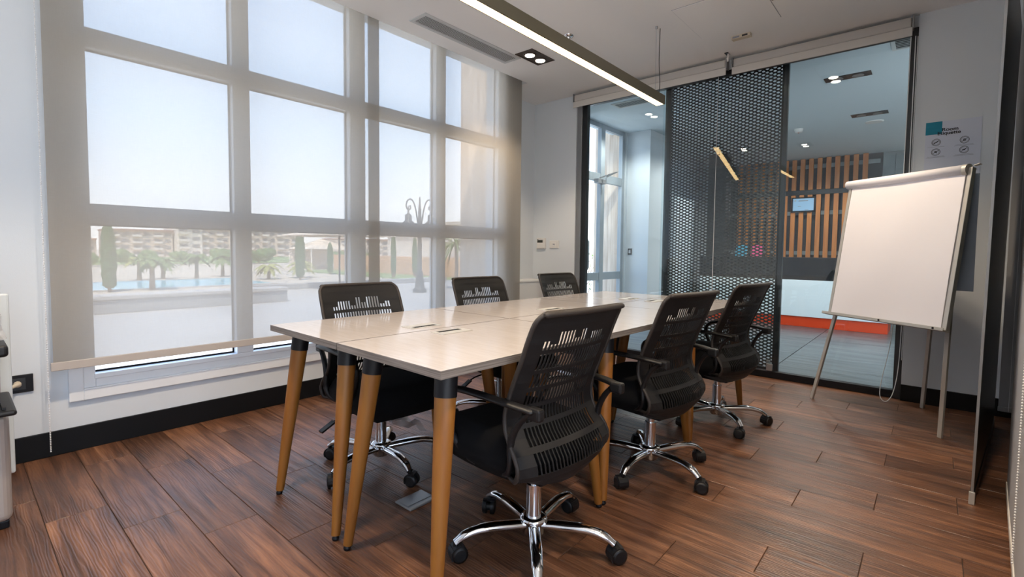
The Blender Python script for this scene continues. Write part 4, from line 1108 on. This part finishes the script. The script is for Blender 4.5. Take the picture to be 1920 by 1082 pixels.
def cypress(x, y, g_, top, r, label):
    t = thing('cypress_tree', (x, y, g_), label, 'tree', 'slim cypress trees in the garden')
    MB().cyl((x, y, g_), (x, y, g_+0.5), 0.09, 8).build('trunk', 'bark', t)
    mb = MB(); rr = random.Random(int(x*7)); vs = []; fs = []; N, K2 = 16, 22
    for i in range(K2+1):
        v = i/K2; rad = r*(0.82+0.18*math.sin(PI*v))*(1-v**7)**0.6*(1 if v > 0.04 else 0.6) + 0.01
        for k_ in range(N):
            a = 2*PI*k_/N; q = rad*(1+rr.uniform(-.18, .18))
            vs.append((x+q*math.cos(a), y+q*math.sin(a), g_+0.25+(top-g_-0.25)*v + rr.uniform(-.05, .05)))
    for i in range(K2):
        for k_ in range(N): k2 = (k_+1) % N; fs.append((i*N+k_, i*N+k2, (i+1)*N+k2, (i+1)*N+k_))
    mb.add(vs, fs); mb.build('foliage', 'cypress', t)
cypress(-34.9, 5.9, -1.5, 2.4, 0.34, 'slim dark cypress beside the pool, leftmost in the window')
cypress(-38.9, 18.7, -1.5, 2.45, 0.36, 'slim cypress seen left of the tented pavilion')
cypress(-45.1, 24.7, -1.5, 1.7, 0.28, 'short cypress below the beige sunshade')
cypress(-24.4, 17.4, -0.6, 1.95, 0.15, 'faint thin cypress seen right of the blind overlap')
cypress(-24.3, 18.9, -0.6, 1.8, 0.16, 'faint thin cypress between the blind overlap and the lamp post')

def palm(x, y, g_, hc, fr, mat, label, n_=18, group='palm trees in the garden', droop=0.9, trunk=0.13, leafw=0.12, seed=1):
    t = thing('palm_tree', (x, y, g_), label, 'palm', group)
    rr = random.Random(seed)
    MB().tube([(x, y, g_), (x+0.05, y, g_+(hc-g_)*0.5), (x, y, hc)], [trunk*1.3, trunk, trunk*0.9], 8).build('trunk', 'bark', t)
    mb = MB()
    for k_ in range(n_):
        a = 2*PI*k_/n_ + rr.uniform(-.2, .2); el_ = rr.uniform(0.1, 1.25); L = fr*rr.uniform(.8, 1.1)
        d = Vector((math.cos(a), math.sin(a), 0)); p0 = Vector((x, y, hc)); prev = p0; N = 7
        for i in range(1, N+1):
            s_ = i/N; p = p0 + d*(L*s_*math.cos(el_*0.7)) + Vector((0, 0, L*(math.sin(el_)*s_ - droop*s_*s_)))
            wd = leafw*math.sin(PI*min(0.97, s_*0.9+0.06))
            side = Vector((-d.y, d.x, 0))
            mb.add([prev - side*wd - Vector((0,0,wd*.5)), prev, p, p - side*wd - Vector((0,0,wd*.5))], [(0,1,2,3)])
            mb.add([prev + side*wd - Vector((0,0,wd*.5)), prev, p, p + side*wd - Vector((0,0,wd*.5))], [(3,2,1,0)])
            prev = p
    fo = mb.build('fronds', mat, t); fo['kind'] = 'stuff'
    return t
palm(-35.0, 7.9, -1.5, 0.15, 1.4, 'leaf', 'palm by the pool right of the leftmost cypress', leafw=.22, seed=2)
palm(-45.6, 11.9-2.4, -1.5, 0.0, 1.2, 'leaf_yellow', 'yellowish palm on the far bank right behind the palm nearest the leftmost cypress', leafw=.22, seed=3)
palm(-46.8, 11.3, -1.5, -0.1, 1.5, 'leaf', 'small palm between the two pool palm groups', leafw=.2, seed=4)
palm(-44.9, 13.1, -1.5, 0.2, 1.5, 'leaf', 'palm near the first mullion, left of its close neighbour', leafw=.22, seed=5)
palm(-47.6, 15.9, -1.5, 0.2, 1.5, 'leaf', 'palm immediately left of the first window mullion', leafw=.22, seed=6)
palm(-41.5, 17.3, -1.5, -0.5, 1.5, 'leaf_yellow', 'low yellow palm left of the second cypress', leafw=.2, seed=7)
palm(-42.0, 20.3, -1.5, -0.4, 1.7, 'leaf_yellow', 'low yellow palm right of the second cypress', leafw=.2, seed=8)
palm(-11.0, 10.1, -0.1, 1.20, 1.15, 'leaf', 'spiky plant with drooping leaves close to the window, right of the lamp post', n_=60, droop=1.0, trunk=0.05, leafw=0.020, group=None, seed=11)

def bush(x, y, g_, rx, h_, label, mat='tree_green', grp='round trees in the garden', sd=1):
    t = thing('round_tree', (x, y, g_), label, 'tree', grp)
    MB().cyl((x, y, g_), (x, y, g_+h_*0.4), 0.1, 8).build('trunk', 'bark', t)
    mb = MB(); rr = random.Random(sd)
    for b_ in range(9):
        cx = x + rr.uniform(-.6, .6)*rx; cy = y + rr.uniform(-.8, .8)*rx; cz = g_ + h_*rr.uniform(.4, .78); q = h_*rr.uniform(.22, .34)
        N, K2 = 9, 6; vs = []; fs = []
        for i in range(K2+1):
            ph = PI*i/K2
            for k_ in range(N):
                a = 2*PI*k_/N; s_ = q*rr.uniform(.85, 1.15)
                vs.append((cx+s_*math.sin(ph)*math.cos(a), cy+s_*math.sin(ph)*math.sin(a)*1.3, cz+s_*math.cos(ph)))
        for i in range(K2):
            for k_ in range(N): k2 = (k_+1) % N; fs.append((i*N+k_, (i+1)*N+k_, (i+1)*N+k2, i*N+k2))
        mb.add(vs, fs)
    mb.build('foliage', mat, t)
bl_ = ['leftmost green tree in front of the apartment blocks', 'green tree right of the leftmost cypress', 'green tree in front of the long apartment block, left part',
       'green tree in front of the tall beige apartment block', 'green tree at the foot of the second apartment block', 'green tree just left of the first mullion by the apartments', 'green tree just right of the first mullion by the apartments', 'green tree left of the tented pavilion']
for i, (x, y, rx, h_) in enumerate(((-80, 10, 2.6, 2.3), (-82, 16.5, 2.6, 2.5), (-82, 22.5, 2.4, 2.0), (-80, 28, 2.5, 2.3), (-84, 33.5, 2.6, 2.4), (-78, 38.0, 2.3, 2.1), (-80, 44, 2.5, 2.2), (-78, 50, 2.2, 1.9))):
    bush(x, y, -1.5, rx, h_, bl_[i], sd=i+1)

def apartment(x, y0, y1, h_, label, mat='facade', fl_=4, nb=8):
    t = thing('apartment_block', (x, (y0+y1)/2, -1.5), label, 'building', 'apartment blocks behind the garden')
    MB().box(x-12, x, y0, y1, -1.5, h_).build('walls', mat, t)
    MB().box(x-12.5, x+0.6, y0-0.05, y1+0.05, h_, h_+0.35).build('roof', 'facade_roof', t)
    fh = (h_+1.5)/fl_
    for f in range(fl_):
        for k_ in range(nb):
            yc = y0 + (y1-y0)*(k_+0.5)/nb; ww = (y1-y0)/nb*0.30; z0 = -1.5 + f*fh + fh*0.25
            MB().box(x-0.02, x+0.05, yc-ww, yc+ww, z0, z0+fh*0.5).build('window', 'facade_window', t)
            if k_ % 2 == 0:
                MB().box(x, x+0.9, yc-ww*1.4, yc+ww*1.4, z0-fh*0.16, z0+fh*0.14).build('balcony', 'facade_light', t)
apartment(-152, 14.0, 23.5, 2.6, 'low apartment block at the far left of the view', fl_=3, nb=4)
apartment(-150, 25.5, 38.5, 5.0, 'long beige apartment block behind the leftmost cypress', fl_=4, nb=6)
apartment(-148, 38.9, 44.7, 6.2, 'tall plain cream apartment block in the middle of the row', 'facade_light', fl_=4, nb=2)
apartment(-150, 45.0, 55.5, 6.0, 'beige apartment block left of the first mullion', fl_=4, nb=6)
apartment(-150, 56.2, 73.5, 6.2, 'beige apartment block right of the first mullion', fl_=4, nb=8)
apartment(-150, 86, 105, 4.2, 'distant beige block behind the sunshade', fl_=3, nb=6)
# pavilion tent
t = thing('pavilion', (-60, 30.8, -0.5), 'cream tented pavilion roof beside the second cypress', 'tent')
MB().add([(-62,28.2,1.0),(-56,28.2,1.0),(-56,34.0,1.0),(-62,34.0,1.0),(-59,31.1,2.3),(-59,30.2,1.5),(-59,32.0,1.5)], [(0,1,5),(1,2,6,4,5),(2,3,6),(3,0,5,4,6)]).build('roof', 'canopy_cloth', t)
for (x, y) in ((-61.8, 28.4), (-56.2, 28.4), (-56.2, 33.8), (-61.8, 33.8)): MB().cyl((x, y, -1.5), (x, y, 1.0), 0.09, 8).build('post', 'facade_light', t)
MB().box(-61.5, -61.4, 28.4, 33.8, -1.5, 1.0).build('rear_wall', 'facade_light', t)
# sunshade
t = thing('sunshade', (-13.6, 7.75, -0.12), 'big beige square sunshade on a dark pole outside', 'parasol')
MB().add([(-15.2,6.5,1.44),(-12.0,6.5,1.44),(-12.0,8.7,1.44),(-15.2,8.7,1.44),(-13.6,7.6,1.70)], [(0,1,4),(1,2,4),(2,3,4),(3,0,4)]).build('canopy', 'canopy_cloth', t, solid=0.01)
MB().cyl((-13.6, 7.75, -0.10), (-13.6, 7.75, 1.66), 0.028, 8).build('pole', 'post_dark', t)
MB().box(-13.9, -13.3, 7.45, 8.05, -0.12, -0.05).build('base', 'parapet_stone', t)
# lamp post
LPX, LPY = -10.65, 8.45
t = thing('lamp_post', (LPX, LPY, -0.1), 'ornate lamp post with two scrolled arms and lanterns outside the window', 'lamp post')
MB().lathe((LPX, LPY, -0.1), [(0.19, 0), (0.19, 0.08), (0.14, 0.12), (0.11, 0.35), (0.09, 0.45), (0.10, 0.50), (0.06, 0.60), (0.055, 1.7), (0.075, 1.72), (0.075, 1.78), (0.05, 1.82), (0.045, 2.2), (0.015, 2.6)], 16).build('post', 'post_dark', t)
for s_ in (-1, 1):
    pts = [(0, 1.55), (0.06*s_, 1.95), (0.12*s_, 2.34), (0.22*s_, 2.55), (0.34*s_, 2.50), (0.38*s_, 2.34), (0.31*s_, 2.22), (0.24*s_, 2.28), (0.27*s_, 2.36)]
    d = Vector((0.45, 0.89, 0))
    am = MB().tube(smooth_path([Vector((LPX, LPY, -0.1+z)) + d*q for (q, z) in pts]), 0.020, 8).build('scroll_arm', 'post_dark', t)
    c = Vector((LPX, LPY, 0)) + d*(0.31*s_)
    MB().lathe((c.x, c.y, 1.52), [(0.03, 0), (0.10, 0.08), (0.12, 0.22), (0.20, 0.24), (0.13, 0.30), (0.09, 0.34), (0.09, 0.48), (0.03, 0.52), (0.015, 0.72)], 14).build('lantern', 'post_dark', t)
# buildings to the right of the lamp post
def villa(name, x, y, wx, wy, g_, h_, label, wins):
    t = thing('villa', (x, y, g_), label, 'building')
    MB().box(x-wx, x, y, y+wy, g_, h_).build('walls', 'facade_light', t)
    MB().box(x-wx-.3, x+.3, y-.3, y+wy+.3, h_, h_+0.3).build('cornice', 'facade', t)
    for (ya, yb, za, zb) in wins:
        w_ = MB().box(x-0.05, x+0.06, ya, yb, za, zb).build('window', 'facade_window', t)
        for q in (0.33, 0.66):
            MB().box(x+0.05, x+0.09, ya+(yb-ya)*q-0.03, ya+(yb-ya)*q+0.03, za, zb).build('glazing_bar', 'white_upvc', w_)
        MB().box(x+0.05, x+0.09, ya, yb, (za+zb)/2-0.03, (za+zb)/2+0.03).build('glazing_bar', 'white_upvc', w_)
villa('villa', -38, 39.0, 18, 9, -1.5, 3.0, 'beige villa behind the lamp post', [(40, 42.5, -0.5, 1.6), (44.5, 46.5, -0.5, 1.6)])
villa('villa', -30, 49.0, 14, 26, -1.5, 8.8, 'cream building seen through the entrance door', [(50.0, 52.5, 3.6, 6.4), (50.2, 51.2, 0.2, 2.4), (54.0, 56.0, 3.6, 6.4), (53.2, 54.2, 0.2, 2.4)])
villa('villa', -28, 31.2, 8, 7, -1.5, 3.4, 'small beige house right of the lamp post', [(33, 34.2, 0.2, 1.8)])
v2 = bpy.data.objects['villa.001']
for (xa, xb, za, zb) in ((-33.4, -31.6, 3.6, 6.6), (-36.8, -35.0, 3.6, 6.6), (-33.2, -32.2, 0.4, 2.6), (-36.4, -35.4, 0.4, 2.6)):
    w_ = MB().box(xa, xb, 48.94, 49.05, za, zb).build('window', 'facade_window', v2)
    for q in (0.33, 0.66):
        MB().box(xa+(xb-xa)*q-0.04, xa+(xb-xa)*q+0.04, 48.90, 48.94, za, zb).box(xa, xb, 48.90, 48.94, za+(zb-za)*q-0.04, za+(zb-za)*q+0.04).build('glazing_bar', 'white_upvc', w_)
# beige stone fins of our own facade
struct(MB().box(-4.60, -3.74, 4.30, 4.66, -0.1, 3.6).build('trim_2', 'stone'), 'beige stone fin outside the window')
struct(MB().box(-3.98, -3.535, 6.52, 7.4, -0.1, 3.6).build('trim_3', 'stone'), 'beige stone pier outside the entrance door')
# roof of the building, its unseen overhang stretched to block the sun
struct(MB().box(-3.95, 2.6, -4.2, 10.6, 3.12, 3.4).build('trim_4', 'facade'), 'roof slab of the building, its overhang stretched to keep the sun out')
# bare shrub outside the door
t = thing('shrub', (-5.6, 8.5, -0.1), 'twiggy dark shrub outside the entrance door', 'shrub')
mb = MB(); rr = random.Random(21)
for k_ in range(26):
    a = rr.uniform(0, 2*PI); q = rr.uniform(.2, .55); h_ = rr.uniform(.5, 1.15); x0_, y0_ = -5.6+rr.uniform(-.15,.15), 8.5+rr.uniform(-.3,.3)
    mb.tube([(x0_, y0_, -0.1), (x0_+q*.4*math.cos(a), y0_+q*.4*math.sin(a), h_*.5), (x0_+q*math.cos(a), y0_+q*math.sin(a), h_)], [0.012, 0.009, 0.004], 5)
mb.build('stems', 'bark', t)['kind'] = 'stuff'
mb = MB()
for k_ in range(260):
    c = Vector((-5.6+rr.uniform(-.5,.5), 8.5+rr.uniform(-.7,.7), rr.uniform(.1, 1.2))); u = Vector((rr.uniform(-1,1), rr.uniform(-1,1), rr.uniform(-1,1))).normalized()*0.03; v = Vector((rr.uniform(-1,1), rr.uniform(-1,1), rr.uniform(-1,1))).normalized()*0.02
    mb.add([c-u, c+v, c+u, c-v], [(0,1,2,3)])
mb.build('leaves', 'leaf', t)['kind'] = 'stuff'
